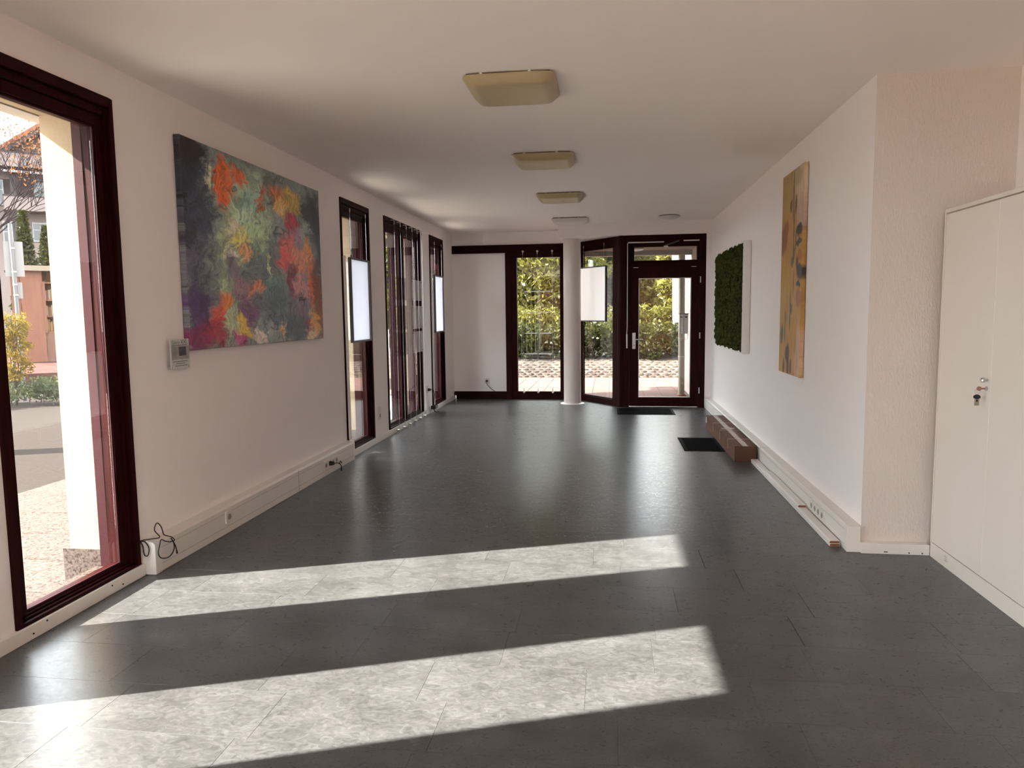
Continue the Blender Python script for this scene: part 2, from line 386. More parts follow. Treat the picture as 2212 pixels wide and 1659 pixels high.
MB().box(WL, -1.655, YF + .0, YF + .05, .122, 2.345).build('infill_panel', 'wall', w, label='plain white infill panel')
MB().box(-.70, -.42, YF - .10, YF + .02, 0, 2.478).build('corner_post', 'frame', w, bevel=.004, seg=1)

# angled glazing
A3 = Vector((-.45, 11.5, 0)); B3 = Vector((.114, 10.766, 0)); T3 = (B3 - A3).normalized(); N3 = Vector((.793, .609, 0))
LA = (B3 - A3).length
w = empty('window_11', (A3 + B3) / 2, label='wine red angled window beside the white column', kind='structure')
b = MB(); b.obox(A3, T3, N3, -.03, .012, 0, .07, 0, 2.478); b.obox(A3, T3, N3, .815, LA + .03, 0, .07, 0, 2.478)
b.obox(A3, T3, N3, .012, .815, 0, .07, 0, .085); b.obox(A3, T3, N3, .012, .815, 0, .07, 2.325, 2.478)
s = b.build('sash', 'frame', w, bevel=.004, seg=1)
b = MB(); b.obox(A3, T3, N3, .012, .815, .022, .045, .085, .10); b.build('glazing_bead', 'guide', s)
MB().obox(A3, T3, N3, .012, .815, .03, .044, .085, 2.325).build('pane', 'glass', s)
MB().prism([(.114, 10.766), (.125, 10.70), (.15, YD - .012), (.205, YD - .012), (.205, YD + .09), (.15, 10.86)], 'z', 0, 2.478).build('corner_post', 'frame', w, bevel=.004, seg=1)

# door
w = empty('door_1', (.78, YD, 0), label='wine red glazed entrance door with a transom window', kind='structure')
b = MB(); b.box(.205, .285, YD - .012, YD + .09, 0, 2.475); b.box(1.262, 1.358, YD - .012, YD + .09, 0, 2.475); b.box(.285, 1.262, YD - .012, YD + .09, 2.40, 2.475)
b.box(.285, 1.262, YD, YD + .09, 2.035, 2.085); b.box(1.325, 1.358, YD - .02, YD, 0, 2.478)
b.build('casing', 'frame', w, bevel=.004, seg=1)
b = MB()
for q in ((.287, .352, 2.087, 2.398), (1.235, 1.260, 2.087, 2.398), (.352, 1.235, 2.087, 2.118), (.352, 1.235, 2.310, 2.398)): b.box(q[0], q[1], YD + .005, YD + .075, q[2], q[3])
s = b.build('transom_sash', 'frame_h', w, bevel=.004, seg=1)
MB().box(.352, 1.235, YD + .04, YD + .052, 2.118, 2.310).build('pane', 'glass', s)
b = MB()
for q in ((.287, .416, .012, 2.033), (1.158, 1.260, .012, 2.033), (.416, 1.158, .012, .140), (.416, 1.158, 1.868, 2.033)): b.box(q[0], q[1], YD - .004, YD + .066, q[2], q[3])
s = b.build('door_leaf', 'frame', w, bevel=.004, seg=1)
MB().box(.416, 1.158, YD + .03, YD + .044, .140, 1.868).build('pane', 'glass', s)
b = MB()
for q in ((.416, 1.158, .140, .150), (.416, 1.158, 1.858, 1.868), (.416, .426, .15, 1.858), (1.148, 1.158, .15, 1.858)): b.box(q[0], q[1], YD + .01, YD + .03, q[2], q[3])
b.build('glazing_bead', 'alu', s)
MB().box(.328, .376, YD - .014, YD - .004, .850, 1.085).build('handle_plate', 'alu', s, bevel=.003)
MB().tube([(.352, YD - .014, .99), (.352, YD - .055, .99), (.362, YD - .062, .99), (.48, YD - .062, .99)], .008, 10).build('lever_handle', 'steel', s, smooth=True)
MB().cyl((.352, YD - .0135, .905), (.352, YD - .0175, .905), .008).build('keyhole', 'black', s)
for z in (.246, 1.04, 1.835): MB().cyl((1.283, YD - .02, z - .043), (1.283, YD - .02, z + .043), .008).build('hinge', 'alu', w, smooth=True)
for x in (.375, 1.19): MB().box(x - .035, x + .035, YD - .006, YD, 2.016, 2.024).build('transom_catch', 'alu', w)
op = empty('fanlight_opener', (.76, YD - .03, .86), 'silver fanlight opener rod and rails on the door frame', 'opener')
MB().box(.262, .768, YD - .03, YD - .012, 2.365, 2.383).build('rail', 'alu', op, bevel=.003)
MB().box(1.04, 1.262, YD - .03, YD - .012, 2.378, 2.396).build('rail', 'alu', op, bevel=.003)
MB().tube([(.785, YD - .035, 2.325), (.98, YD - .035, 2.386)], .009, 8).build('scissor_arm', 'darkalu', op)
MB().box(.765, .825, YD - .04, YD - .012, 2.300, 2.320).build('arm_bracket', 'alu', op, bevel=.002)
MB().tube([(.256, YD - .03, 2.365), (.254, YD - .03, 1.166), (.248, YD - .03, 1.07)], .006, 8).build('rod', 'alu', op, smooth=True)
MB().cyl((.252, YD - .032, .862), (.250, YD - .032, 1.066), .011).build('pull_handle', 'alu', op, smooth=True)

# ------------------------------------------------------------------ cable ducts
du = empty('cable_duct', (WL + .04, 5.07, 0), 'white cable duct with sockets along the left wall below the painting', 'duct')
prof = [(WL, .0), (WL + .072, .0), (WL + .075, .004), (WL + .075, .163), (WL + .062, .178), (WL, .182)]
MB().prism(prof, 'y', 3.585, 6.632).build('duct_body', 'duct', du)
MB().prism([(WL, .0), (WL + .08, 0), (WL + .08, .165), (WL + .066, .181), (WL + .03, .188), (WL, .188)], 'y', 3.525, 3.585).build('end_cap', 'white', du, bevel=.004)
MB().box(WL, WL + .08, 6.632, 6.645, 0, .185).build('end_cap', 'white', du, bevel=.003)
for z in (.135, .045): MB().box(WL + .074, WL + .0757, 3.585, 6.632, z - .0012, z + .0012).build('groove', 'ductline', du)
MB().box(WL + .074, WL + .0765, 5.37, 5.376, .0, .17).build('cover_joint', 'ductline', du)
def socket(parent, org, t, n, u, z, s=.08, mod=1):
    b = MB(); b.obox(org, t, n, u - s / 2, u + s / 2, 0, .010, z - s / 2, z + s / 2)
    so_ = b.build('socket_plate', 'sconce', parent, bevel=.003)
    c = Vector(org) + Vector(t) * u + Vector((0, 0, z))
    MB().cyl(c + Vector(n) * .0095, c + Vector(n) * .0108, .0195, seg=20).build('socket_well', 'hole', so_)
    for k in (-1, 1):
        q = c + Vector(t) * .0095 * k; MB().cyl(q + Vector(n) * .0105, q + Vector(n) * .0115, .0028, seg=8).build('pin_hole', 'black', so_)
    return so_
socket(du, (WL + .075, 0, 0), (0, 1, 0), (1, 0, 0), 4.295, .106)
for k in range(4): socket(du, (WL + .075, 0, 0), (0, 1, 0), (1, 0, 0), 5.915 + k * .081, .096)

dr = empty('cable_duct', (XR - .04, 7.48, 0), 'white cable duct with four sockets along the right wall', 'duct')
XF = XR - .083
for a, c in ((4.335, 6.755), (6.765, 8.74), (8.75, 10.655)):
    MB().prism([(XR, .0), (XR, .147), (XF + .012, .147), (XF, .138), (XF, 0)], 'y', a, c).build('duct_body', 'duct', dr)
MB().prism([(XR - .012, .0), (XR - .012, .152), (XF - .003, .152), (XF - .003, 0)], 'y', 4.285, 4.335).build('end_cap', 'duct', dr, bevel=.003)
for a, c in ((6.755, 6.765), (8.74, 8.75)): MB().box(XF + .003, XR, a, c, 0, .143).build('joint_strip', 'ductline', dr)
for a, c in ((4.335, 6.755), (8.75, 10.655)):
    for z in (.118, .030): MB().box(XF - .0008, XF + .001, a, c, z - .0012, z + .0012).build('groove', 'ductline', dr)
for k in range(4): socket(dr, (XF, 0, 0), (0, 1, 0), (-1, 0, 0), 4.765 + k * .081, .080)

# ------------------------------------------------------------------ paintings
def blob_mat(name, uvf, base, blobs, k, warp=.10, streak=(6, 22), streak_amt=.35, rough=.45, edge=(.45, 1.15), wisp=0):
    t = NT(name); t.set(rough)
    g = t.n('NewGeometry'); sp = t.n('SeparateXYZ'); t.l(g.outputs['Position'], sp.inputs[0])
    (y0, ys), (z0, zs) = uvf
    def lin1(o, a, b_):
        m = t.n('Math', operation='SUBTRACT'); t.l(o, m.inputs[0]); m.inputs[1].default_value = a
        n_ = t.n('Math', operation='DIVIDE'); t.l(m.outputs[0], n_.inputs[0]); n_.inputs[1].default_value = b_; return n_.outputs[0]
    cx = t.n('CombineXYZ'); t.l(lin1(sp.outputs['Y'], y0, ys), cx.inputs[0]); t.l(lin1(sp.outputs['Z'], z0, zs), cx.inputs[1])
    uv = cx.outputs[0]
    def warpv(v, sc, amt):
        nz = t.noise(v, sc, 3, .6); s = t.n('VectorMath', operation='SUBTRACT'); t.l(nz.outputs['Color'], s.inputs[0]); s.inputs[1].default_value = (.5, .5, .5)
        m = t.n('VectorMath', operation='SCALE'); t.l(s.outputs[0], m.inputs[0]); m.inputs['Scale'].default_value = amt
        a = t.n('VectorMath', operation='ADD'); t.l(v, a.inputs[0]); t.l(m.outputs[0], a.inputs[1]); return a.outputs[0]
    uw = warpv(warpv(warpv(uv, 5, warp * 1.6), 17, warp * .9), 48, warp * .5)
    c = lin(*base, k)
    for (u, v_, ru, rv, rgb) in blobs:
        s = t.n('VectorMath', operation='SUBTRACT'); t.l(uw, s.inputs[0]); s.inputs[1].default_value = (u, v_, 0)
        m = t.n('VectorMath', operation='MULTIPLY'); t.l(s.outputs[0], m.inputs[0]); m.inputs[1].default_value = (1 / ru, 1 / rv, 0)
        ln = t.n('VectorMath', operation='LENGTH'); t.l(m.outputs[0], ln.inputs[0])
        mr = t.n('MapRange', interpolation_type='SMOOTHSTEP'); t.l(ln.outputs['Value'], mr.inputs['Value'])
        mr.inputs['From Min'].default_value = edge[0]; mr.inputs['From Max'].default_value = edge[1]; mr.inputs['To Min'].default_value = .93; mr.inputs['To Max'].default_value = 0
        c = t.mix(c, lin(*rgb, k), mr.outputs[0])
    mp = t.n('Mapping'); mp.inputs['Scale'].default_value = (streak[1], streak[0], 1); t.l(warpv(uv, 4, .35), mp.inputs[0])
    f = t.noise(mp.outputs[0], 1.0, 6, .68, 1.4).outputs['Fac']
    st = t.ramp(f, [(.28, (1 - streak_amt * 1.3,) * 3), (.5, (1, 1, 1)), (.72, (1 + streak_amt,) * 3)])
    c = t.mix(c, st, 1.0, 'MULTIPLY')
    for sc, dist, tone, amt in ((5.5, 2.6, (.60, .60, .52), wisp), (9.0, 2.2, (.10, .08, .09), wisp * .8), (13.0, 1.6, (.55, .50, .42), wisp * .8)):
        if not amt: continue
        w_ = t.noise(warpv(uv, 6, .25), sc, 3, .5, dist).outputs['Fac']
        a_ = t.n('Math', operation='SUBTRACT'); t.l(w_, a_.inputs[0]); a_.inputs[1].default_value = .5
        b_ = t.n('Math', operation='ABSOLUTE'); t.l(a_.outputs[0], b_.inputs[0])
        mr = t.n('MapRange', interpolation_type='SMOOTHSTEP'); t.l(b_.outputs[0], mr.inputs['Value'])
        mr.inputs['From Min'].default_value = 0; mr.inputs['From Max'].default_value = .028; mr.inputs['To Min'].default_value = amt; mr.inputs['To Max'].default_value = 0
        c = t.mix(c, tone, mr.outputs[0])
    t.base(c); t.bump(f, .15, .003); return t.m

BIG = [(.04, .16, .10, .30, (22, 26, 42)), (.05, .05, .10, .10, (30, 20, 26)), (.05, .52, .09, .26, (70, 66, 82)), (.02, .42, .05, .10, (38, 38, 48)), (.10, .33, .07, .18, (48, 52, 66)), (.05, .80, .08, .16, (58, 34, 78)), (.06, .95, .10, .12, (92, 24, 66)),
       (.40, .30, .24, .30, (134, 152, 130)), (.30, .45, .12, .22, (140, 150, 120)), (.24, .55, .06, .30, (126, 138, 108)), (.36, .33, .10, .10, (150, 172, 146)), (.42, .22, .12, .08, (118, 146, 134)),
       (.23, .13, .06, .13, (188, 84, 38)), (.20, .22, .04, .07, (170, 78, 40)), (.33, .09, .05, .07, (166, 82, 46)), (.48, .20, .04, .08, (150, 74, 44)), (.15, .16, .03, .05, (205, 175, 150)), (.55, .12, .06, .10, (88, 88, 80)),
       (.62, .14, .10, .06, (160, 92, 54)), (.64, .20, .07, .08, (190, 146, 92)), (.75, .14, .12, .08, (152, 126, 66)), (.27, .38, .06, .06, (196, 168, 148)), (.33, .44, .07, .06, (176, 164, 92)), (.46, .40, .10, .12, (140, 164, 126)),
       (.60, .30, .08, .10, (112, 116, 118)), (.90, .20, .10, .22, (26, 26, 34)), (.97, .30, .07, .34, (20, 20, 28)), (.92, .48, .05, .14, (78, 82, 80)), (.73, .25, .05, .08, (142, 36, 60)), (.84, .30, .06, .10, (120, 134, 122)), (.78, .34, .08, .09, (128, 104, 118)),
       (.68, .42, .09, .13, (192, 86, 84)), (.78, .50, .10, .10, (206, 112, 84)), (.86, .46, .04, .10, (186, 118, 72)), (.64, .50, .07, .12, (170, 70, 70)), (.90, .58, .06, .12, (196, 104, 74)), (.55, .46, .08, .14, (84, 88, 90)), (.45, .54, .10, .12, (86, 96, 98)),
       (.35, .52, .05, .05, (204, 130, 92)), (.26, .55, .05, .05, (200, 168, 160)), (.28, .62, .08, .08, (98, 92, 100)), (.42, .63, .09, .10, (84, 92, 90)), (.51, .58, .02, .12, (160, 160, 124)), (.72, .62, .05, .14, (104, 26, 40)), (.80, .66, .07, .10, (160, 108, 108)),
       (.40, .69, .06, .06, (192, 112, 88)), (.33, .72, .06, .10, (120, 92, 104)), (.52, .70, .09, .12, (82, 106, 100)), (.60, .80, .22, .16, (74, 84, 94)), (.36, .82, .08, .10, (94, 60, 88)), (.80, .80, .10, .10, (98, 82, 98)), (.90, .68, .05, .12, (186, 78, 42)),
       (.96, .66, .06, .20, (92, 44, 28)), (.98, .86, .05, .18, (112, 62, 36)), (.91, .88, .05, .12, (176, 126, 58)), (.84, .92, .05, .06, (142, 58, 44)), (.86, .97, .06, .04, (170, 150, 120)), (.75, .92, .12, .10, (58, 64, 74)), (.64, .92, .04, .05, (160, 132, 100)),
       (.20, .74, .05, .10, (140, 154, 124)), (.17, .82, .06, .12, (164, 62, 46)), (.22, .77, .05, .05, (198, 98, 48)), (.25, .90, .06, .10, (148, 152, 122)), (.13, .93, .08, .10, (126, 34, 52)), (.33, .92, .05, .08, (186, 146, 66)), (.29, .97, .05, .05, (140, 50, 96)), (.44, .96, .08, .06, (188, 162, 154)), (.53, .93, .05, .05, (120, 124, 122)),
       (.78, .72, .02, .03, (16, 14, 20)), (.03, .30, .02, .03, (14, 14, 20))]
pm = blob_mat('abstract_painting', ((4.03, 2.04), (2.455, -1.26)), (98, 106, 102), BIG, 2.2, .13, (12, 34), .55)
pa = empty('painting', (WL + .02, 5.05, 1.195), 'large colourful abstract canvas on the left wall', 'painting')
MB().box(WL + .003, WL + .042, 4.03, 6.07, 1.195, 2.455).build('canvas', pm, pa, bevel=.004)
YEL = [(.85, .10, .25, .16, (196, 176, 150)), (.90, .22, .2, .10, (186, 158, 140)), (.70, .04, .25, .06, (170, 150, 110)), (.25, .10, .3, .12, (160, 130, 70)), (.12, .33, .22, .08, (124, 70, 34)), (.25, .27, .12, .05, (128, 66, 30)), (.30, .50, .35, .14, (172, 128, 48)), (.45, .40, .25, .08, (164, 122, 52)),
       (.85, .30, .16, .035, (40, 36, 20)), (.84, .36, .16, .02, (30, 28, 18)), (.85, .43, .16, .03, (150, 92, 40)), (.9, .50, .16, .04, (22, 18, 18)), (.78, .46, .05, .04, (32, 26, 22)), (.86, .555, .12, .016, (16, 12, 14)), (.88, .62, .14, .05, (150, 96, 58)),
       (.56, .12, .022, .14, (34, 30, 20)), (.60, .28, .024, .12, (36, 30, 24)), (.68, .17, .05, .05, (70, 62, 30)), (.45, .17, .06, .035, (74, 66, 32)), (.62, .40, .05, .05, (50, 42, 34)), (.70, .34, .03, .08, (84, 64, 34)), (.55, .44, .06, .03, (78, 72, 44)), (.64, .55, .03, .08, (96, 74, 34)),
       (.50, .63, .035, .05, (100, 70, 34)), (.54, .68, .07, .035, (58, 52, 46)), (.50, .74, .03, .05, (64, 56, 44)), (.30, .72, .05, .04, (112, 84, 40)), (.12, .80, .08, .06, (62, 56, 52)), (.28, .80, .05, .06, (100, 90, 80)), (.42, .90, .12, .05, (56, 52, 50)), (.46, .97, .07, .06, (62, 46, 40)), (.25, .97, .06, .05, (60, 58, 54)), (.60, .96, .06, .04, (78, 60, 38)), (.88, .88, .2, .16, (186, 150, 122)), (.75, .78, .10, .14, (176, 130, 58))]
ym = blob_mat('ochre_painting', ((6.32, -.66), (2.47, -1.585)), (168, 126, 62), YEL, 1.2, .035, (3, 14), .22, edge=(.65, 1.08))
MB().box(XR - .034, XR - .004, 5.66, 6.32, .885, 2.47).build('painting', ym, bevel=.003, label='tall narrow ochre canvas with dark plant strokes on the right wall', cat='painting')

# moss panel
mo = empty('moss_panel', (XR - .04, 8.78, .945), 'green moss wall panel in a deep white frame', 'moss panel')
MX = XR - .080
b = MB()
b.box(MX, XR - .003, 7.80, 7.822, .945, 2.11); b.box(MX, XR - .003, 9.738, 9.76, .945, 2.11); b.box(MX, XR - .003, 7.822, 9.738, .945, .967); b.box(MX, XR - .003, 7.822, 9.738, 2.088, 2.11)
b.build('tray_frame', 'white', mo)
b = MB(); b.box(MX + .012, XR - .01, 7.822, 9.738, .967, 2.088); b.build('backing', 'mossback', mo)
v = []; f = []
for k in range(1700):
    r = random.uniform(.016, .036); y = random.uniform(7.80 + r, 9.765 - r * .6); z = random.uniform(.945 + r, 2.11 - r)
    rows = 3; seg = 8; b0 = len(v)
    for i in range(rows):
        a = math.pi / 2 * i / rows
        for j in range(seg):
            th = 2 * math.pi * j / seg + random.uniform(-.2, .2); rr = r * math.cos(a) * random.uniform(.85, 1.15)
            v.append((MX + .008 - r * .75 * math.sin(a), y + rr * math.cos(th), z + rr * math.sin(th)))
    v.append((MX + .008 - r * .75, y, z))
    for i in range(rows - 1):
        for j in range(seg): f.append((b0 + i * seg + j, b0 + i * seg + (j + 1) % seg, b0 + (i + 1) * seg + (j + 1) % seg, b0 + (i + 1) * seg + j))
    for j in range(seg): f.append((b0 + (rows - 1) * seg + j, b0 + (rows - 1) * seg + (j + 1) % seg, b0 + rows * seg))
b = MB(); b.v = v; b.f = f; b.build('moss_cushions', 'moss', mo, smooth=True, kind='stuff')

# gallery sign
sg = empty('wall_sign', (WL + .03, 3.935, 1.096), 'small clear acrylic gallery sign beside the large painting', 'sign')
pl = MB().box(WL + .026, WL + .034, 3.842, 4.026, 1.096, 1.268).build('acrylic_plate', mat('sign_print_face', (.52, .53, .50), .15), sg, bevel=.001, seg=1)
MB().box(WL + .0342, WL + .0348, 3.850, 4.020, 1.150, 1.228).build('printed_photo', mat('sign_photo_grey', (.26, .245, .225), .3, var=.3, vscale=14), sg)
MB().box(WL + .0349, WL + .0353, 3.920, 3.992, 1.170, 1.222).build('printed_picture', mat('sign_photo_dark', (.045, .04, .045), .3, var=.5, vscale=60), sg)
for yy, zz in ((3.854, 1.106), (4.012, 1.106)): MB().cyl((WL + .001, yy, zz), (WL + .038, yy, zz), .006).build('standoff', 'steel', sg, smooth=True)
def text(s, y, z, size, m, parent, name='lettering'):
    c = bpy.data.curves.new(name, 'FONT'); c.body = s; c.size = size; c.extrude = .0002; c.align_x = 'LEFT'
    tmp = bpy.data.objects.new('tmp_text', c); COL.objects.link(tmp); bpy.context.view_layer.update()
    me = bpy.data.meshes.new_from_object(tmp.evaluated_get(bpy.context.evaluated_depsgraph_get())); me.name = name; bpy.data.objects.remove(tmp)
    me.materials.clear(); o = bpy.data.objects.new(name, me); COL.objects.link(o); o.parent = parent
    o.location = Vector((WL + .0348, y, z)) - ORG[parent]; o.rotation_euler = (math.pi / 2, 0, math.pi / 2); me.materials.append(m)
inkl = mat('sign_ink_light', (.22, .18, .17), .5); inkd = mat('sign_ink', (.04, .04, .04), .5)
text('Galerie', 3.852, 1.240, .027, inkl, sg); text('XXL', 3.943, 1.240, .034, inkd, sg)
for z, a, c in ((1.233, 3.852, 4.008), (1.138, 3.860, 4.004), (1.126, 3.890, 3.972), (1.113, 3.876, 3.998)):
    y = a
    while y < c:
        l_ = random.uniform(.006, .018); MB().box(WL + .0344, WL + .0349, y, min(y + l_, c), z - .0018, z + .0018).build('print_line', inkd, sg); y += l_ + .003

# ------------------------------------------------------------------ ceiling lamps
LL = ['square yellowed ceiling lamp nearest the camera', 'second square yellowed ceiling lamp from the camera', 'third square yellowed ceiling lamp, small in the distance', 'farthest square ceiling lamp, greyish, in front of the header']
for i, (cx, cy0) in enumerate(((-.54, 4.175), (-.54, 6.14), (-.54, 8.12), (-.54, 10.20))):
    la = empty('ceiling_lamp', (cx, cy0, H), LL[i], 'ceiling lamp', 'square ceiling lamps in a row')
    MB().box(cx - .225, cx + .225, cy0 - .225, cy0 + .225, H - .014, H - .0005).build('mounting_base', 'lampbase', la)
    for k in (-.14, .12): MB().box(cx + k - .008, cx + k + .008, cy0 - .247, cy0 - .22, H - .016, H - .001).build('clip', 'white', la)
    vs = []; N = 14; hw = .25
    b = MB(); P = []
    for a in range(N + 1):
        for c_ in range(N + 1):
            u = -1 + 2 * a / N; v_ = -1 + 2 * c_ / N
            d = max(abs(u), abs(v_)); z = H - .016 - .044 * (1 - d ** 7) ** .5 - .006 * (1 - u * u) * (1 - v_ * v_)
            rr = (abs(u) ** 10 + abs(v_) ** 10) ** .1; sc = 1 if rr == 0 else min(1.0, d / rr) if rr > 0 else 1
            P.append((cx + hw * u * sc, cy0 + hw * v_ * sc, z))
    F_ = [(a * (N + 1) + c_, a * (N + 1) + c_ + 1, (a + 1) * (N + 1) + c_ + 1, (a + 1) * (N + 1) + c_) for a in range(N) for c_ in range(N)]
    b.add(P, F_)
    # upright rim
    rim = [i_ for i_ in range(N + 1)] + [a * (N + 1) + N for a in range(1, N + 1)] + [N * (N + 1) + c_ for c_ in range(N - 1, -1, -1)] + [a * (N + 1) for a in range(N - 1, 0, -1)]
    n0 = len(b.v)
    for q in rim: x_, y_, z_ = b.v[q]; b.v.append((x_, y_, z_ + .006))
    for j in range(len(rim)): b.f.append((rim[(j + 1) % len(rim)], rim[j], n0 + j, n0 + (j + 1) % len(rim)))
    b.f.append(tuple(range(n0, n0 + len(rim))))
    b.build('diffuser', 'diffw' if i == 3 else 'diff', la, smooth=True)
la = empty('ceiling_lamp', (.79, 10.1, H), 'small round white ceiling lamp above the door', 'ceiling lamp')
MB().lathe((.79, 10.1, H), [(.14, -.012), (.14, -.0005)], 40).build('mounting_base', 'lampbase', la, smooth=True)
MB().lathe((.79, 10.1, H), [(.02, -.052), (.07, -.049), (.11, -.040), (.138, -.026), (.15, -.013), (.15, -.011), (.10, -.011)], 40).build('diffuser', 'diffw', la, smooth=True)

# ------------------------------------------------------------------ cabinet
cb = empty('cabinet', (1.98, 3.70, 0), 'tall white two-door cabinet on the right with a key in its lock', 'cabinet')
CX = 1.80; CY0, CY1 = 3.115, 4.262
MB().box(CX + .022, XN - .005, CY0, CY1, .085, 1.904).build('carcass', 'cab', cb)
MB().box(CX - .002, XN - .005, CY0, CY1 + .002, 1.904, 1.925).build('top_board', 'cab', cb, bevel=.002)
pl = MB().box(CX, XN - .005, CY0, CY1, 0, .083).build('plinth', 'cab', cb)
MB().box(CX - .002, CX + .022, CY1 - .014, CY1, .085, 1.904).build('side_edge', 'cab', cb)
d1 = MB().box(CX, CX + .02, 3.706, CY1 - .016, .0865, 1.897).build('door', 'cab', cb, bevel=.0015, seg=1)
MB().box(CX, CX + .02, CY0 + .016, 3.703, .0865, 1.897).build('door', 'cab', cb, bevel=.0015, seg=1)
b = MB(); b.box(CX - .003, CX, 4.045, 4.085, .030, .072)
vg = b.build('vent_grille', 'duct', pl, bevel=.001, seg=1)
for z in (.040, .051, .062): MB().box(CX - .0036, CX - .0028, 4.050, 4.080, z - .002, z + .002).build('vent_slot', 'ductline', vg)
MB().tube([(CX, 3.735, 1.05), (CX - .012, 3.735, 1.05), (CX - .013, 3.735, 1.05), (CX - .016, 3.735, 1.05), (CX - .026, 3.735, 1.05), (CX - .030, 3.735, 1.05)], [.005, .005, .006, .0115, .0115, .008], 16).build('knob', 'steel', d1, smooth=True)
MB().cyl((CX, 3.738, 1.008), (CX - .006, 3.738, 1.008), .0105, seg=20).build('lock', 'steel', d1, smooth=True)
ky = empty('key_bunch', (CX - .03, 3.738, .955), 'key with a black tag hanging from the cabinet lock', 'keys')
MB().box(CX - .030, CX - .004, 3.7365, 3.7395, 1.004, 1.012).cyl((CX - .034, 3.736, 1.008), (CX - .034, 3.740, 1.008), .011, seg=16).build('key', mat('brass_key', (.35, .20, .15), .4, .7), ky)
pts = [(CX - .040 + .012 * math.cos(a), 3.738, .996 + .012 * math.sin(a)) for a in np.linspace(0, 2 * math.pi, 17)]
MB().tube(pts, .0011, 6).build('ring', 'steel', ky)
MB().lathe((CX - .042, 3.738, .966), [(.004, -.008), (.012, -.006), (.016, 0), (.014, .007), (.006, .013)], 16).build('tag_head', 'black', ky, smooth=True)
MB().box(CX - .052, CX - .032, 3.735, 3.741, .926, .960).build('second_key', mat('dull_key_metal', (.33, .29, .25), .4, .6), ky, bevel=.001)
MB().box(CX - .047, CX - .039, 3.7342, 3.7418, .944, .956).build('key_hole_tag', 'black', ky)

# ------------------------------------------------------------------ carton, boards, mats
bx = empty('carton', (1.245, 7.83, 0), 'long taped brown cardboard carton lying along the right wall', 'carton')
BX0, BX1, BY0, BY1, BH = 1.148, 1.345, 6.82, 8.84, .145
MB().box(BX0, BX1, BY0, BY1, 0, BH).build('box_body', 'card', bx, bevel=.003)
xm = (BX0 + BX1) / 2
MB().box(xm - .026, xm + .026, BY0 - .0008, BY1 + .0008, BH - .0002, BH + .0012).build('packing_tape', 'tape', bx)
MB().box(xm - .07, xm + .07, 7.80, 7.87, BH + .0005, BH + .002).build('packing_tape', 'tape', bx)
for y in (7.20, 7.72, 8.22):
    b = MB(); b.box(BX0 - .0012, BX1 + .0012, y - .008, y + .008, BH + .0008, BH + .0022); b.box(BX0 - .0014, BX0 - .0002, y - .008, y + .008, BH * .35, BH); b.build('strap', 'straps', bx)
MB().box(BX0 - .001, BX0, 8.77, 8.83, .06, .13).build('label_sticker', 'white', bx)

def board(y0, y1, x0, x1, z0, lab):
    t_ = empty('skirting_board', ((x0 + x1) / 2, (y0 + y1) / 2, z0), lab, 'board', 'spare skirting boards by the right duct')
    MB().prism([(x0, z0), (x1, z0), (x1, z0 + .0155), (x0 + .008, z0 + .0155), (x0, z0 + .010)], 'y', y0 + .001, y1).build('white_face', 'white', t_)
    MB().prism([(x0 + .002, z0 + .001), (x1 - .002, z0 + .001), (x1 - .002, z0 + .0145), (x0 + .008, z0 + .0145), (x0 + .002, z0 + .010)], 'y', y0, y0 + .002).build('cut_end', 'mdf', t_)
board(4.385, 6.80, 1.294, 1.352, 0, 'bottom white skirting board lying on the floor by the duct')
board(4.388, 6.80, 1.293, 1.351, .0157, 'middle white skirting board lying on the bottom one')
board(5.13, 6.22, 1.296, 1.352, .0314, 'short white skirting board on top of the board stack')

def doormat(x0, x1, y0, y1, lab):
    t_ = empty('door_mat', ((x0 + x1) / 2, (y0 + y1) / 2, 0), lab, 'mat')
    b = MB()
    for q in ((x0, x1, y0, y0 + .035), (x0, x1, y1 - .035, y1), (x0, x0 + .035, y0 + .035, y1 - .035), (x1 - .035, x1, y0 + .035, y1 - .035)): b.box(*q, 0.0002, .005)
    b.build('rubber_border', 'matrim', t_)
    MB().box(x0 + .035, x1 - .035, y0 + .035, y1 - .035, .0002, .008).build('pile', 'mat', t_)
doormat(.108, .885, 9.86, 10.50, 'dark door mat in front of the entrance door')
doormat(.745, 1.140, 7.30, 8.06, 'black door mat lying beside the carton')

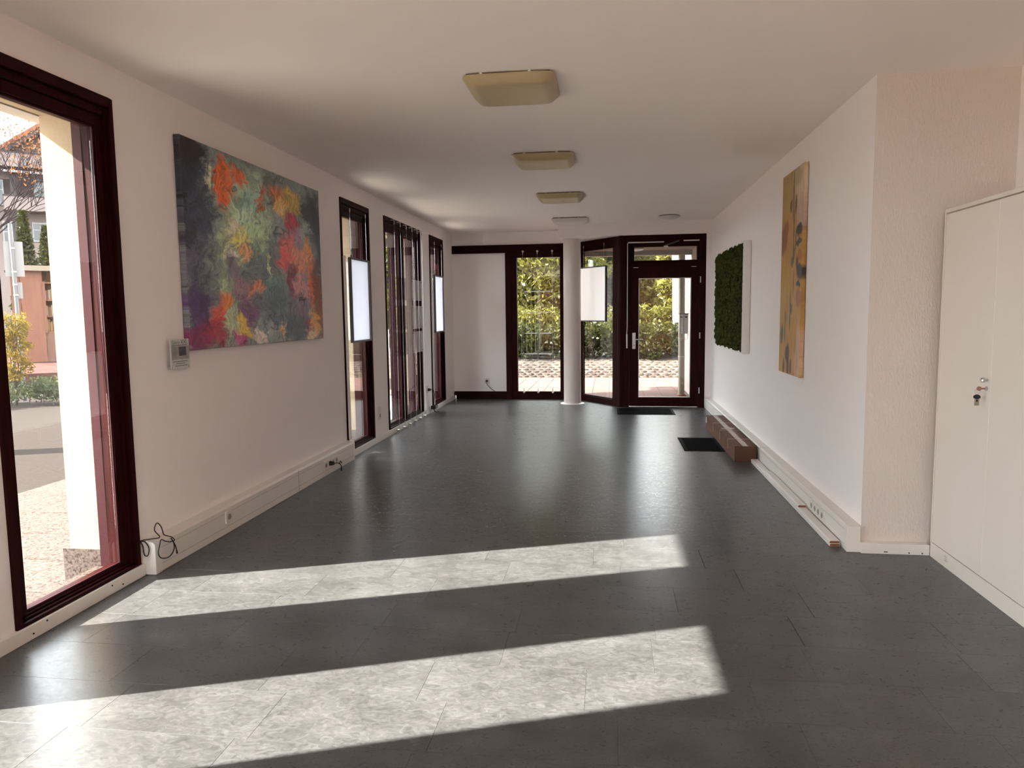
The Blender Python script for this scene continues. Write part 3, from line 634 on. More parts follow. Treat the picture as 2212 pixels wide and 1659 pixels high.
# ------------------------------------------------------------------ hanging light panels
def rot_panel(name, O, t_, n_, u0, u1, z0, z1, lab, cables, hook_z):
    p_ = empty(name, Vector(O) + Vector(t_) * (u0 + u1) / 2 + Vector((0, 0, z0)), lab, 'light panel', 'hanging light panels')
    th = .03; fw_ = .017
    b = MB()
    b.obox(O, t_, n_, u0, u0 + fw_, 0, th, z0, z1); b.obox(O, t_, n_, u1 - fw_, u1, 0, th, z0, z1)
    b.obox(O, t_, n_, u0 + fw_, u1 - fw_, 0, th, z0, z0 + fw_); b.obox(O, t_, n_, u0 + fw_, u1 - fw_, 0, th, z1 - fw_, z1)
    b.build('panel_frame', 'darkalu', p_)
    MB().obox(O, t_, n_, u0 + fw_, u1 - fw_, .008, .013, z0 + fw_, z1 - fw_).build('opal_sheet', 'opal', p_)
    for u in cables:
        c = Vector(O) + Vector(t_) * u + Vector(n_) * .015
        MB().tube([c + Vector((0, 0, z1)), c + Vector((0, 0, hook_z))], .0012, 6).build('hanging_wire', 'steel', p_)
        MB().cyl(c + Vector((0, 0, hook_z - .03)), c + Vector((0, 0, hook_z + .01)), .005, seg=10).build('wire_clamp', 'steel', p_)
        MB().box(c.x - .006, c.x + .006, c.y - .006, c.y + .006, z1, z1 + .012).build('eyelet', 'darkalu', p_)
    c = Vector(O) + Vector(t_) * (u0 + .05) + Vector(n_) * .015 + Vector((0, 0, z1))
    MB().tube([c, c + Vector((0, 0, .05)) - Vector(t_) * .02, c + Vector((0, 0, .09)) + Vector(t_) * .03, c + Vector((0, 0, .03)) + Vector(t_) * .05], .003, 6).build('supply_wire', 'black', p_)
    return p_
PXF = WL + .013
rot_panel('light_panel', (PXF, 0, 0), (0, 1, 0), (1, 0, 0), 6.81, 7.365, 1.122, 1.950, 'dark framed white light panel hung in the window past the painting', (6.86, 7.315), 2.41)
rot_panel('light_panel', (PXF, 0, 0), (0, 1, 0), (1, 0, 0), 10.235, 10.77, 1.120, 1.947, 'dark framed white light panel hung in the window at the far corner', (10.29, 10.72), 2.41)
O3 = A3 - N3 * .045
lp = rot_panel('light_panel', O3, T3, N3, .03, .70, 1.245, 2.078, 'dark framed glowing white light panel hung in the angled window by the column', (.12, .64), 2.40)
t = NT('lit_led_sheet'); t.base((.8, .78, .75)); t.b.inputs['Emission Color'].default_value = (1, .94, .90, 1); t.b.inputs['Emission Strength'].default_value = .13
[c for c in lp.children if c.name.startswith('opal_sheet')][0].data.materials[0] = t.m

for (y_, z_, lab) in ((6.672, 1.955, 'thin white cable trunking beside the window past the painting'), (10.092, 1.96, 'thin white cable trunking beside the window at the far corner')):
    tk = empty('cable_trunking', (WL + .02, y_ + .015, .19), lab, 'trunking', 'vertical cable trunkings')
    MB().box(WL + .0125, WL + .030, y_, y_ + .032, .19 if y_ < 8 else .068, z_).build('channel', 'white', tk, bevel=.002, seg=1)
    MB().box(WL + .030, WL + .0325, y_ + .004, y_ + .028, .20 if y_ < 8 else .08, z_ - .01).build('snap_cover', 'duct', tk)
# ------------------------------------------------------------------ display cables and acrylic pockets
ORD = ['first', 'second', 'third', 'fourth', 'fifth', 'sixth']
CY_ = [8.24, 8.49, 8.745, 9.01, 9.25, 9.475]
for i, y in enumerate(CY_):
    c_ = empty('display_cable', (WL + .055, y, .03), ORD[i] + ' steel display cable from the near side of the double window', 'cable', 'display cables of the double window')
    MB().tube([(WL + .055, y, .03), (WL + .055, y, 2.46)], .0011, 6).build('wire', 'steel', c_)
    MB().tube([(WL + .012, y, 2.475), (WL + .055, y, 2.475), (WL + .055, y, 2.425)], .006, 8).build('ceiling_hook', 'alu', c_, smooth=True)
    b = MB().tube([(WL + .02, y, .026), (WL + .062, y, .026)], .009, 10); b.tube([(WL + .055, y, .026), (WL + .055, y, .095)], .005, 8)
    b.build('floor_clamp', 'steel', c_, smooth=True)
ROWN = ['upper', 'middle', 'lower']
for ci, (y0, y1) in enumerate(((8.20, 8.66), (8.925, 9.40))):
    for ri, (z0, z1) in enumerate(((1.565, 1.825), (1.205, 1.497), (.90, 1.172))):
        p_ = empty('acrylic_pocket', (WL + .06, (y0 + y1) / 2, z0), '%s clear acrylic pocket in the %s column on the double window' % (ROWN[ri], ('near', 'far')[ci]), 'pocket', 'clear pockets on the double window')
        MB().box(WL + .058, WL + .061, y0, y1, z0, z1).build('clear_sheet', 'acrylic', p_)
        for yy, zz in ((y0 + .02, z0 + .02), (y1 - .02, z0 + .02), (y0 + .02, z1 - .02), (y1 - .02, z1 - .02)):
            MB().cyl((WL + .054, yy, zz), (WL + .066, yy, zz), .005, seg=8).build('stud', 'darkalu', p_)
for i, x in enumerate((-1.365, -1.135, -.90)):
    yy = YF - .065
    c_ = empty('display_cable', (x, yy, .12), ('left', 'middle', 'right')[i] + ' steel display cable in front of the far glazing', 'cable', 'display cables of the far glazing')
    MB().tube([(x, yy, .12), (x, yy, 2.36)], .0011, 6).build('wire', 'steel', c_)
    b = MB().cyl((x, YF - .03, 2.357), (x, yy - .006, 2.357), .016, seg=16); b.tube([(x, yy, 2.35), (x, yy, 2.31)], .006, 8); b.build('upper_clamp', 'alu', c_)
    b = MB().cyl((x, YF - .03, .118), (x, yy - .006, .118), .016, seg=16); b.tube([(x, yy, .125), (x, yy, .18)], .006, 8); b.build('lower_clamp', 'alu', c_)
for ri, z in enumerate((1.728, 1.400, 1.062, .734)):
    for ci, (x0, x1) in enumerate(((-1.35, -1.147), (-1.123, -.915))):
        p_ = empty('acrylic_pocket', ((x0 + x1) / 2, YF - .06, z - .29), '%s clear pocket in the %s column on the far glazing' % (('topmost', 'second highest', 'third highest', 'lowest')[ri], ('left', 'right')[ci]), 'pocket', 'clear pockets on the far glazing')
        MB().box(x0, x1, YF - .062, YF - .059, z - .29, z).build('clear_sheet', 'acrylic', p_)
        MB().box(x0, x1, YF - .066, YF - .058, z - .006, z + .006).build('bright_edge', 'acredge', p_)

# ------------------------------------------------------------------ sockets and loose cables
def smoothpts(P, n=6):
    P = [Vector(p) for p in P]; out = []
    for i in range(len(P) - 1):
        p0, p1, p2, p3 = P[max(i - 1, 0)], P[i], P[i + 1], P[min(i + 2, len(P) - 1)]
        for k in range(n):
            t_ = k / n; out.append(.5 * ((2 * p1) + (-p0 + p2) * t_ + (2 * p0 - 5 * p1 + 4 * p2 - p3) * t_ ** 2 + (-p0 + 3 * p1 - 3 * p2 + p3) * t_ ** 3))
    out.append(P[-1]); return out
s_ = empty('wall_socket', (-1.98, YF, .245), 'white socket with a black plug on the far white infill panel', 'socket')
b = MB().box(-2.024, -1.936, YF - .012, YF, .246, .334); b.build('socket_plate', 'sconce', s_, bevel=.003)
c_ = empty('power_cord', (-1.98, YF - .03, .12), 'black plug and grey cord leaving the far wall socket', 'cord')
MB().cyl((-1.98, YF - .0125, .292), (-1.98, YF - .05, .290), .021, .016, 16).build('plug', 'black', c_, smooth=True)
MB().tube(smoothpts([(-1.98, YF - .045, .288), (-1.978, YF - .055, .255), (-1.95, YF - .05, .215), (-1.90, YF - .05, .165), (-1.84, YF - .05, .124)]), .005, 8).build('cord', mat('grey_cord', (.10, .10, .10), .5), c_, smooth=True)
s_ = empty('wall_socket', (WL, 7.66, .24), 'white wall switch plate low between the first two far windows', 'socket')
MB().box(WL, WL + .010, 7.62, 7.70, .235, .385).build('socket_plate', 'sconce', s_, bevel=.003)
MB().box(WL + .010, WL + .0125, 7.645, 7.675, .262, .300).build('rocker', 'hole', s_)
s_ = empty('wall_socket', (WL, 9.80, .30), 'white wall socket low beside the double window', 'socket')
MB().box(WL, WL + .012, 9.755, 9.85, .295, .385).build('socket_plate', 'sconce', s_, bevel=.003)
c_ = empty('power_cord', (WL + .05, 9.86, 0), 'black cord and plug running from socket to a floor adapter', 'cord')
MB().cyl((WL + .0125, 9.80, .34), (WL + .05, 9.80, .34), .021, .016, 16).build('plug', 'black', c_, smooth=True)
MB().tube(smoothpts([(WL + .045, 9.80, .34), (WL + .07, 9.85, .33), (WL + .07, 9.92, .27), (WL + .06, 9.93, .17), (WL + .06, 9.93, .10)]), .005, 8).build('cord', 'black', c_, smooth=True)
MB().box(WL + .03, WL + .10, 9.86, 10.0, .055, .105).build('adapter_block', 'black', c_, bevel=.008)
MB().tube(smoothpts([(WL + .06, 9.90, .06), (WL + .075, 9.90, .03), (WL + .09, 9.93, .010), (WL + .11, 9.99, .008)]), .007, 8).build('cord', 'black', c_, smooth=True)
c_ = empty('power_cord', (WL + .09, 6.02, 0), 'black plug and curled cord at the far end of the left duct', 'cord')
MB().cyl((WL + .0855, 5.996, .098), (WL + .125, 5.996, .098), .021, .015, 16).build('plug', 'black', c_, smooth=True)
MB().tube(smoothpts([(WL + .118, 5.996, .098), (WL + .15, 6.03, .095), (WL + .16, 6.07, .06), (WL + .15, 6.10, .012), (WL + .12, 6.16, .006), (WL + .11, 6.20, .03), (WL + .105, 6.18, .06), (WL + .10, 6.21, .075), (WL + .10, 6.24, .05)]), .004, 8).build('cord', 'black', c_, smooth=True)
XD = WL + .092
cordpts = [(WL + .004, 3.512, .192), (WL + .02, 3.53, .194), (WL + .05, 3.54, .196), (XD, 3.553, .204), (XD, 3.513, .255), (XD, 3.536, .287), (XD, 3.570, .259), (XD, 3.587, .215), (XD, 3.60, .200), (XD, 3.659, .171), (XD, 3.683, .145), (XD, 3.64, .150), (XD, 3.603, .165), (XD, 3.565, .185), (XD + .004, 3.545, .165), (XD + .004, 3.528, .122), (XD + .004, 3.545, .092), (XD + .004, 3.574, .078), (XD + .004, 3.615, .070), (XD + .004, 3.65, .080), (XD + .004, 3.672, .105), (XD + .008, 3.662, .14), (XD + .008, 3.64, .17), (XD + .01, 3.655, .150), (XD + .01, 3.675, .115), (XD + .01, 3.684, .082)]
c_ = empty('power_cord', (XD, 3.6, .06), 'thin black cord looped over the near end of the left duct', 'cord')
MB().tube(smoothpts(cordpts), .0030, 8).build('cord', 'black', c_, smooth=True)
MB().cyl((XD + .01, 3.684, .086), (XD + .01, 3.686, .068), .0045, seg=10).build('jack', 'black', c_)
MB().tube(smoothpts([(WL + .004, 3.514, .19), (WL + .03, 3.517, .185), (WL + .05, 3.517, .15), (WL + .04, 3.517, .11), (WL + .02, 3.517, .115), (WL + .015, 3.517, .16), (WL + .004, 3.514, .188)]), .0030, 8).build('cord', 'black', c_, smooth=True)

# ================================================================== outdoors
MB().box(-90, 60, -60, 110, GZ - .25, GZ - .02).build('ground', 'asphalt', kind='structure', label='grey brown paved ground outside the building')
pv = MB().box(-4.88, -2.60, 2.36, 12.6, GZ - .02, GZ - .008).build('pavement', 'joint', kind='structure', label='granite slab pavement along the left windows')
M['slab'] = mat('pale_paving_slab', (.50, .45, .41), .95, spec=.05, var=.08, vscale=9)
me = None
y = 3.837 - .478 * 3
while y < 12.4:
    if me is None:
        o = MB().box(-4.87, -2.935, y, y + .466, GZ - .01, GZ).build('paving_slab', 'granite', pv, bevel=.004, seg=1); me = o.data; o0 = ORG[o]; yb0 = y
    else:
        o = bpy.data.objects.new('paving_slab', me); COL.objects.link(o); o.parent = pv; o.location = o0 + Vector((0, y - yb0, 0)) - ORG[pv]
        if y > 6.2:
            if 'pme' not in globals(): pme = me.copy(); pme.materials.clear(); pme.materials.append(M['slab'])
            o.data = pme
    y += .478
MB().box(-9.5, 5, -10, 2.35, GZ - .02, GZ + .004).box(-9.5, 5, -10, 2.35, GZ - .03, GZ - .02).build('forecourt', mat('pale_concrete_paving', (.60, .54, .48), .9, spec=.1, var=.06), kind='structure', label='pale sunlit concrete forecourt beside the photographer')  # unseen pale ground added to bounce sunlight up to the ceiling
# terrace outside the entrance
tr = MB().box(-4.2, 3.2, YF + .15, 16.05, GZ - .02, GZ - .008).build('terrace', 'joint', kind='structure', label='red brick paver terrace outside the far windows and door')
me = None
x = -3.6
while x < 2.9:
    y = YF + .16
    while y < 16.0:
        if me is None:
            o = MB().box(x, x + .296, y, y + .546, GZ - .01, GZ).build('paver', 'redpave', tr, bevel=.004, seg=1); me = o.data; o0 = ORG[o]; b0 = (x, y)
        else:
            o = bpy.data.objects.new('paver', me); COL.objects.link(o); o.parent = tr; o.location = o0 + Vector((x - b0[0], y - b0[1], random.uniform(-.002, .002))) - ORG[tr]
        y += .55
    x += .30
bank = MB().prism([(15.95, GZ - .02), (17.6, .30), (30, .42), (30, GZ - .02)], 'x', -9, 9).build('garden_bank', 'joint', kind='structure', label='rising planted bank behind the cobbles')
cm = [None, None, None]
for i in range(33):
    for j in range(8):
        k = random.randrange(3)
        if cm[k] is None:
            q = MB(); n_ = 7; R_ = [random.uniform(.075, .098) for _ in range(n_)]
            q.v = [(R_[a] * 1.0 * math.cos(2 * math.pi * a / n_), R_[a] * math.sin(2 * math.pi * a / n_), 0) for a in range(n_)] + [(.72 * R_[a] * math.cos(2 * math.pi * a / n_), .72 * R_[a] * math.sin(2 * math.pi * a / n_), .045) for a in range(n_)]
            q.f = [(a, (a + 1) % n_, n_ + (a + 1) % n_, n_ + a) for a in range(n_)] + [tuple(range(n_, 2 * n_))]
            m_ = bpy.data.meshes.new('cobble'); m_.from_pydata(q.v, [], q.f); m_.materials.append(M['cobble']); cm[k] = m_
        o = bpy.data.objects.new('cobble', cm[k]); COL.objects.link(o); o.parent = bank
        yy = 16.05 + j * .185 + random.uniform(-.02, .02); zz = GZ - .02 + (yy - 15.95) / 1.65 * .32 - .01
        o.location = Vector((-2.9 + i * .175 + (j % 2) * .09 + random.uniform(-.015, .015), yy, zz)) - ORG[bank]; o.rotation_euler = (.19, 0, random.uniform(0, 6.28))

# foliage helpers
def leaves(name, pts, size, m, parent, flat=.0, kind='stuff'):
    n = len(pts); P = np.array(pts, float)
    a = RNG.normal(size=(n, 3)); a[:, 2] *= (1 - flat); a /= np.linalg.norm(a, axis=1)[:, None]
    c = RNG.normal(size=(n, 3)); c -= (c * a).sum(1)[:, None] * a; c /= np.linalg.norm(c, axis=1)[:, None]; d = np.cross(a, c)
    s = size * RNG.uniform(.6, 1.35, n)[:, None]
    v = np.empty((n, 4, 3)); v[:, 0] = P - a * s; v[:, 1] = P + c * s * .42 + d * s * .1; v[:, 2] = P + a * s; v[:, 3] = P - c * s * .42 + d * s * .1
    v = v.reshape(-1, 3); o3 = Vector((v[:, 0].mean(), v[:, 1].mean(), v[:, 2].min())); v -= np.array(o3)
    me = bpy.data.meshes.new(name); me.vertices.add(4 * n); me.vertices.foreach_set('co', v.ravel())
    me.loops.add(4 * n); me.loops.foreach_set('vertex_index', np.arange(4 * n)); me.polygons.add(n)
    me.polygons.foreach_set('loop_start', np.arange(0, 4 * n, 4)); me.update(calc_edges=True); me.materials.append(m)
    o = bpy.data.objects.new(name, me); COL.objects.link(o); o.parent = parent; o.location = o3 - ORG[parent]; ORG[o] = o3; o['kind'] = kind; return o
def ellip(c, r, n, shell=.55):
    d = RNG.normal(size=(n, 3)); d /= np.linalg.norm(d, axis=1)[:, None]; k = RNG.uniform(shell ** 3, 1, n) ** (1 / 3)
    return np.array(c) + d * k[:, None] * np.array(r)
def clumps(c, r, ncl, per, cr):
    out = []
    for q in ellip(c, r, ncl, .35): out.append(ellip(q, (cr, cr, cr * .7), per, .2))
    return np.concatenate(out)
def branchy(b, p, d, r, depth, L):
    q = p + d * L; b.tube([p, p + d * L * .5 + Vector((random.uniform(-.05, .05) * L,) * 3), q], [r, r * .85, r * .68], 6)
    tips = []
    if depth == 0: return [q]
    for _ in range(random.choice((2, 3))):
        nd = (d + Vector((random.uniform(-.8, .8), random.uniform(-.8, .8), random.uniform(-.35, .6)))).normalized()
        tips += branchy(b, q, nd, r * .62, depth - 1, L * random.uniform(.6, .85))
    return tips
BARK = mat('tree_bark', (.06, .045, .035), .9, var=.4, vscale=12, bump=.5, bscale=20)
DKG = leaf_mat('dark_evergreen_leaf', [(.34, (.012, .018, .003)), (.5, (.045, .055, .009)), (.66, (.13, .13, .026))], 1.5)
YLG = leaf_mat('yellow_green_leaf', [(.34, (.06, .072, .012)), (.5, (.20, .195, .035)), (.66, (.42, .37, .08))], 1.2, .45)
OLV = leaf_mat('olive_leaf', [(.34, (.02, .026, .008)), (.5, (.075, .078, .022)), (.66, (.19, .165, .05))], 1.4, .4)
GOLD = leaf_mat('golden_leaf', [(.34, (.16, .10, .012)), (.5, (.36, .24, .03)), (.66, (.50, .38, .08))], 3, .4)
ORNG = leaf_mat('orange_leaf', [(.34, (.20, .06, .02)), (.6, (.42, .17, .06))], 3, .4)
GRN = leaf_mat('mid_green_leaf', [(.34, (.035, .055, .02)), (.5, (.11, .14, .06)), (.66, (.24, .26, .13))], 4, .3)

def tree(name, base, trunk_h, tr, cen, rad, ncl, per, cr, size, m, lab, cat='tree', group=None, trunkm=None):
    t_ = empty(name, base, lab, cat, group)
    b = MB(); base = Vector(base); top = Vector(cen)
    b.tube([base, base.lerp(top, .4) + Vector((.06, .03, 0)), top], [tr, tr * .8, tr * .35], 10)
    for _ in range(6):
        q = Vector(cen) + Vector(((random.random() - .5) * 1.4 * rad[0], (random.random() - .5) * 1.4 * rad[1], (random.random() - .3) * 1.2 * rad[2]))
        s_ = base.lerp(top, random.uniform(.55, .95)); b.tube([s_, s_.lerp(q, .5) + Vector((0, 0, .1)), q], [tr * .35, tr * .22, tr * .08], 6)
    b.build('trunk', trunkm or BARK, t_, smooth=True)
    leaves('foliage', clumps(cen, rad, ncl, per, cr), size, m, t_)
    return t_
# hedge and trees beyond the terrace
def hedge(name, x0, x1, y0, y1, z0, z1, n, size, m, lab):
    t_ = empty(name, ((x0 + x1) / 2, (y0 + y1) / 2, z0), lab, 'hedge')
    b = MB()
    for _ in range(26):
        x = random.uniform(x0 + .1, x1 - .1); y = random.uniform(y0 + .2, y1 - .1); b.tube([(x, y, z0 - .1), (x + random.uniform(-.15, .15), y, (z0 + z1) / 2), (x + random.uniform(-.25, .25), y - .1, z1 - .1)], [.018, .014, .006], 5)
    b.build('stems', BARK, t_)
    P = []
    for _ in range(n // 45):
        x = random.uniform(x0, x1); y = y0 + (y1 - y0) * random.random() ** 1.6; z = z0 + .12 + (z1 - z0 - .12) * random.random() ** .8
        P.append(ellip((x, y, z), (.24, .22, .2), 45, .2))
    leaves('foliage', np.concatenate(P), size, m, t_); return t_
hedge('evergreen_hedge', -3.6, 2.9, 17.35, 18.2, .22, 1.0, 26000, .055, DKG, 'dark glossy evergreen hedge outside the far windows')
hedge('golden_hedge', -3.8, 3.2, 18.95, 19.6, .35, 1.42, 15000, .07, YLG, 'yellow green hedge behind the dark evergreen hedge')
tree('deciduous_tree', (-2.7, 21.1, .35), 3, .16, (-1.9, 21.1, 2.5), (1.7, .9, 1.35), 120, 110, .42, .11, YLG, 'yellow leaved tree seen through the left far pane')
tree('deciduous_tree', (-.6, 23.7, .38), 3, .2, (-.6, 23.7, 2.8), (1.5, .9, 1.7), 110, 110, .45, .12, OLV, 'olive brown tree seen through the angled window')
tree('deciduous_tree', (1.05, 24.6, .4), 4, .12, (1.10, 24.6, 2.5), (.45, .7, 1.2), 60, 95, .45, .11, YLG, 'light green tree in the left half of the door pane')
tree('deciduous_tree', (2.1, 21.4, .36), 3, .10, (1.98, 21.4, 2.5), (.42, .8, 1.1), 40, 80, .4, .095, YLG, 'light green tree in the right half of the door pane')
tree('deciduous_tree', (-4.6, 25, .4), 5, .22, (-3.2, 26.5, 3.6), (3.6, 1.6, 3.2), 190, 110, .75, .18, DKG, 'dark tree standing behind the yellow one')
tree('deciduous_tree', (4.6, 27, .41), 5, .2, (3.6, 27.0, 2.8), (1.2, 1.2, 2.2), 80, 90, .7, .15, OLV, 'shaded tree far behind the entrance door')
hedge('tall_hedge', -8.6, 6.5, 29.2, 29.75, .38, 1.75, 12000, .15, DKG, 'tall dark hedge closing the view behind the trees')
bt = empty('birch_tree', (1.66, 18.45, .24), 'pale birch with speckled bark beside the post outside', 'tree')
t = NT('birch_bark'); t.set(.8); f = t.noise(t.pos((1, 1, .6)), 26, 3, .7).outputs['Fac']; t.base(t.ramp(f, [(.34, (.04, .03, .026)), (.42, (.20, .17, .15)), (.6, (.26, .225, .20))]))
MB().tube([(1.66, 18.45, .2), (1.64, 18.45, 1.5), (1.60, 18.45, 3.2), (1.62, 18.4, 5.0)], [.10, .09, .085, .06], 14).build('trunk', t.m, bt, smooth=True)
leaves('foliage', clumps((1.6, 18.4, 5.0), (1.2, 1.2, 1.0), 24, 70, .4), .07, YLG, bt)

# porch outside the door
MB().prism([(-.36, 11.72), (.27, 10.88), (2.4, 10.88), (2.4, 12.45), (-1.1, 12.45), (-1.1, 11.76)], 'z', 2.40, 2.46).build('trim_porch', 'soffit', kind='structure', label='brown porch soffit outside the entrance door')
MB().box(-1.1, 2.4, 12.45, 12.60, 2.325, 2.60).build('trim_fascia', 'fasc', kind='structure', label='pale fascia on the porch edge')
pl_ = empty('porch_lamp', (.42, 11.9, 2.40), 'round pale lamp under the porch soffit', 'lamp')
MB().lathe((.42, 11.9, 2.40), [(.03, -.05), (.09, -.042), (.12, -.02), (.12, -.001)], 24).build('diffuser', 'diffw', pl_, smooth=True)
MB().lathe((.42, 11.9, 2.40), [(.125, -.012), (.125, -.0005)], 24).build('mounting_base', 'lampbase', pl_)
MB().box(1.36, 1.60, YD + .13, 13.6, GZ, 2.6).build('wall_porch', mat('pink_white_render', (.34, .275, .245), .9, bump=.4, bscale=40), kind='structure', label='pale rendered wall outside to the right of the door')
ps = empty('porch_post', (1.215, 12.55, GZ), 'slim cream round post outside the door', 'post')
MB().cyl((1.215, 12.55, GZ + .02), (1.200, 12.55, 2.33), .053, seg=24).build('shaft', mat('cream_post_paint', (.30, .255, .20), .5), ps, smooth=True)
MB().lathe((1.215, 12.55, GZ), [(.075, 0), (.075, .02), (.055, .03)], 20).build('foot', mat('rusty_foot', (.22, .08, .03), .8), ps)
for z in (.62, .93): MB().lathe((1.211, 12.55, z), [(.053, -.012), (.058, -.010), (.058, .010), (.053, .012)], 20).build('clamp_ring', mat('post_ring', (.5, .42, .34), .5), ps)
for k, x in enumerate((1.180, 1.256)):
    q = empty('mailbox', (x, 12.32, 1.0), ('left', 'right')[k] + ' grey mailbox with a newspaper roll by the porch post', 'mailbox', 'mailboxes by the porch post')
    MB().box(x - .034, x + .034, 12.30, 12.44, 1.015, 1.335).build('box_body', 'alu', q, bevel=.004)
    MB().box(x - .037, x + .037, 12.285, 12.44, 1.335, 1.35).build('lid', 'darkalu', q)
    MB().tube([(x - .03, 12.33, 1.01), (x - .032, 12.33, .94), (x, 12.33, .905), (x + .032, 12.33, .94), (x + .03, 12.33, 1.01)], .004, 6).build('newspaper_roll', 'alu', q)
    MB().box(x - .02, x + .02, 12.297, 12.30, 1.28, 1.30).build('slot', 'black', q)
    MB().cyl((x + .01, 12.30, 1.08), (x + .01, 12.294, 1.08), .006).build('lock', 'steel', q)
    MB().box(x - .02, x + .02, 12.44, 12.49, 1.15, 1.20).build('bracket', 'darkalu', q)

# ------------------------------------------------------------------ street scene left
VR = Vector((.742, .670, 0)); VN = Vector((-.670, .742, 0))      # right and away, seen through the nearest window
def at(dist): return Vector((-.6587, .7524, 0)) * dist
# low hedge, shrub, signpost, kiosk
O = at(14.3)
hd = empty('low_hedge', O, 'low green hedge outside beyond the paving', 'hedge')
P = []
for _ in range(230):
    u = random.uniform(-2.6, 1.6); d_ = random.uniform(0, 1.0); q = O + VR * u + VN * d_; P.append(ellip((q.x, q.y, random.uniform(.05, .32)), (.17, .17, .11), 45, .2))
leaves('foliage', np.concatenate(P), .035, GRN, hd)
b = MB()
for _ in range(20): q = O + VR * random.uniform(-2.4, 1.4) + VN * random.uniform(.2, .8); b.tube([(q.x, q.y, GZ), (q.x + .05, q.y, .3)], .008, 5)
b.build('stems', BARK, hd)
O = at(14.6) + VR * -.27
sh = empty('golden_shrub', O, 'yellow autumn shrub beside the signpost', 'shrub')
P = []
for _ in range(120):
    z = random.uniform(.42, 1.45); r_ = .26 * (1 - .25 * abs(z - 1.1)); a = random.uniform(0, 6.28); k = random.random() ** .5
    P.append(ellip((O.x + r_ * k * math.cos(a), O.y + r_ * k * math.sin(a), z), (.08, .08, .08), 30, .2))
leaves('foliage', np.concatenate(P), .026, GOLD, sh)
b = MB()
for _ in range(7): b.tube([(O.x, O.y, GZ), (O.x + random.uniform(-.12, .12), O.y + random.uniform(-.12, .12), .7), (O.x + random.uniform(-.2, .2), O.y + random.uniform(-.2, .2), 1.4)], [.014, .01, .005], 6)
b.build('stems', BARK, sh)
O = at(15.3) + VR * -.16
sp = empty('signpost', O, 'grey metal signpost with white sign boards seen from behind', 'signpost')
PX = mat('galvanised_post', (.12, .125, .135), .45, .5)
MB().cyl((O.x, O.y, GZ), (O.x - .02, O.y - .01, 3.02), .030, seg=14).build('pole', PX, sp, smooth=True)
BW = mat('white_sign_back', (.20, .20, .21), .6)
MB().obox(O, VR, VN, -.14, .14, .04, .055, 2.12, 2.72).build('sign_board', BW, sp)
MB().obox(O, VR, VN, .0, .09, .04, .055, 1.74, 2.02).build('sign_board', BW, sp)
for z in (2.2, 2.6, 1.8, 1.98): MB().lathe((O.x - .01, O.y - .005, z), [(.033, -.012), (.038, -.010), (.038, .010), (.033, .012)], 12).build('clamp', 'alu', sp)
# raised red cobble bed and kiosk
O = at(20.5)
rb = MB().obox(at(16.6), VR, VN, -6, 4, 0, 10, GZ - .1, .34).build('red_cobble_bed', mat('red_cobbles', (.062, .026, .022), .95, spec=.05, var=.5, vscale=5, bump=.8, bscale=9, bdist=.03), kind='structure', label='raised red cobbled bed in front of the kiosk')
kk = empty('wooden_kiosk', O + Vector((0, 0, .34)), 'small orange brown wooden kiosk with shelves of books', 'kiosk')
WD = wood_mat('orange_larch', (.075, .022, .009), (.13, .045, .019), 5, (5, 5, .5), .6)
MB().obox(O, VR, VN, -.13, .30, 0, .06, .36, 2.50).build('side_panel', WD, kk)
MB().obox(O, VR, VN, -.32, -.135, .05, .9, .36, 2.50).build('side_panel', WD, kk)
MB().obox(O, VR, VN, .305, 1.15, .02, .06, .36, 1.05).build('lower_panel', wood_mat('weathered_larch', (.065, .028, .015), (.10, .048, .028), 5, (5, 5, .5), .7), kk)
MB().obox(O, VR, VN, .31, 1.15, .5, .55, 1.05, 2.50).build('shelf_back', mat('shelf_back_amber', (.11, .05, .007), .6), kk)
for z in (1.05, 1.42, 1.80, 2.21): MB().obox(O, VR, VN, .31, 1.15, .06, .5, z, z + .035).build('shelf', WD, kk)
MB().obox(O, VR, VN, .30, .345, -.01, .05, 1.05, 2.25).build('door_stile', WD, kk)
MB().obox(O, VR, VN, 1.15, 1.24, 0, .9, .36, 2.50).build('side_panel', WD, kk)
MB().obox(O, VR, VN, -.42, 1.35, -.12, 1.0, 2.50, 2.62).build('roof', mat('kiosk_roof_edge', (.15, .12, .09), .8), kk)
BKC = [(.15, .08, .01), (.15, .10, .04), (.10, .035, .014), (.16, .13, .09)]
for zi, z in enumerate((1.087, 1.457, 1.837)):
    u = .36
    for bi in range(3):
        w_ = random.uniform(.03, .05); h_ = random.uniform(.2, .29)
        MB().obox(O, VR, VN, u, u + w_, .16, .40, z, z + h_).build('book', mat('book_cover', BKC[(bi + zi) % 4], .6), label='%s upright book on the %s kiosk shelf' % (('leftmost', 'second', 'third')[bi], ('lowest', 'middle', 'top')[zi]), cat='book', group='books in the kiosk'); u += w_ + .006
# conifers behind kiosk
for k, (u, d_, h_) in enumerate(((.02, 24.0, 4.3), (.55, 25.6, 4.1), (1.45, 24.0, 3.6))):
    O = at(d_) + VR * u
    t_ = empty('conifer', O + Vector((0, 0, GZ)), ('left', 'middle', 'right')[k] + ' dark conifer behind the kiosk', 'tree', 'conifers behind the kiosk')
    MB().cyl((O.x, O.y, GZ), (O.x, O.y, h_), .06, .01, 8).build('trunk', BARK, t_)
    n = 5200; z = RNG.uniform(.3, 1, n) ** .8 * h_; z = .3 + (h_ - .3) * RNG.random(n); r_ = .62 * (1 - z / (h_ + .15)) + .06; a = RNG.uniform(0, 6.283, n); k2 = RNG.uniform(.3, 1, n)
    leaves('foliage', np.stack([O.x + r_ * k2 * np.cos(a), O.y + r_ * k2 * np.sin(a), z], 1), .06, DKG, t_)
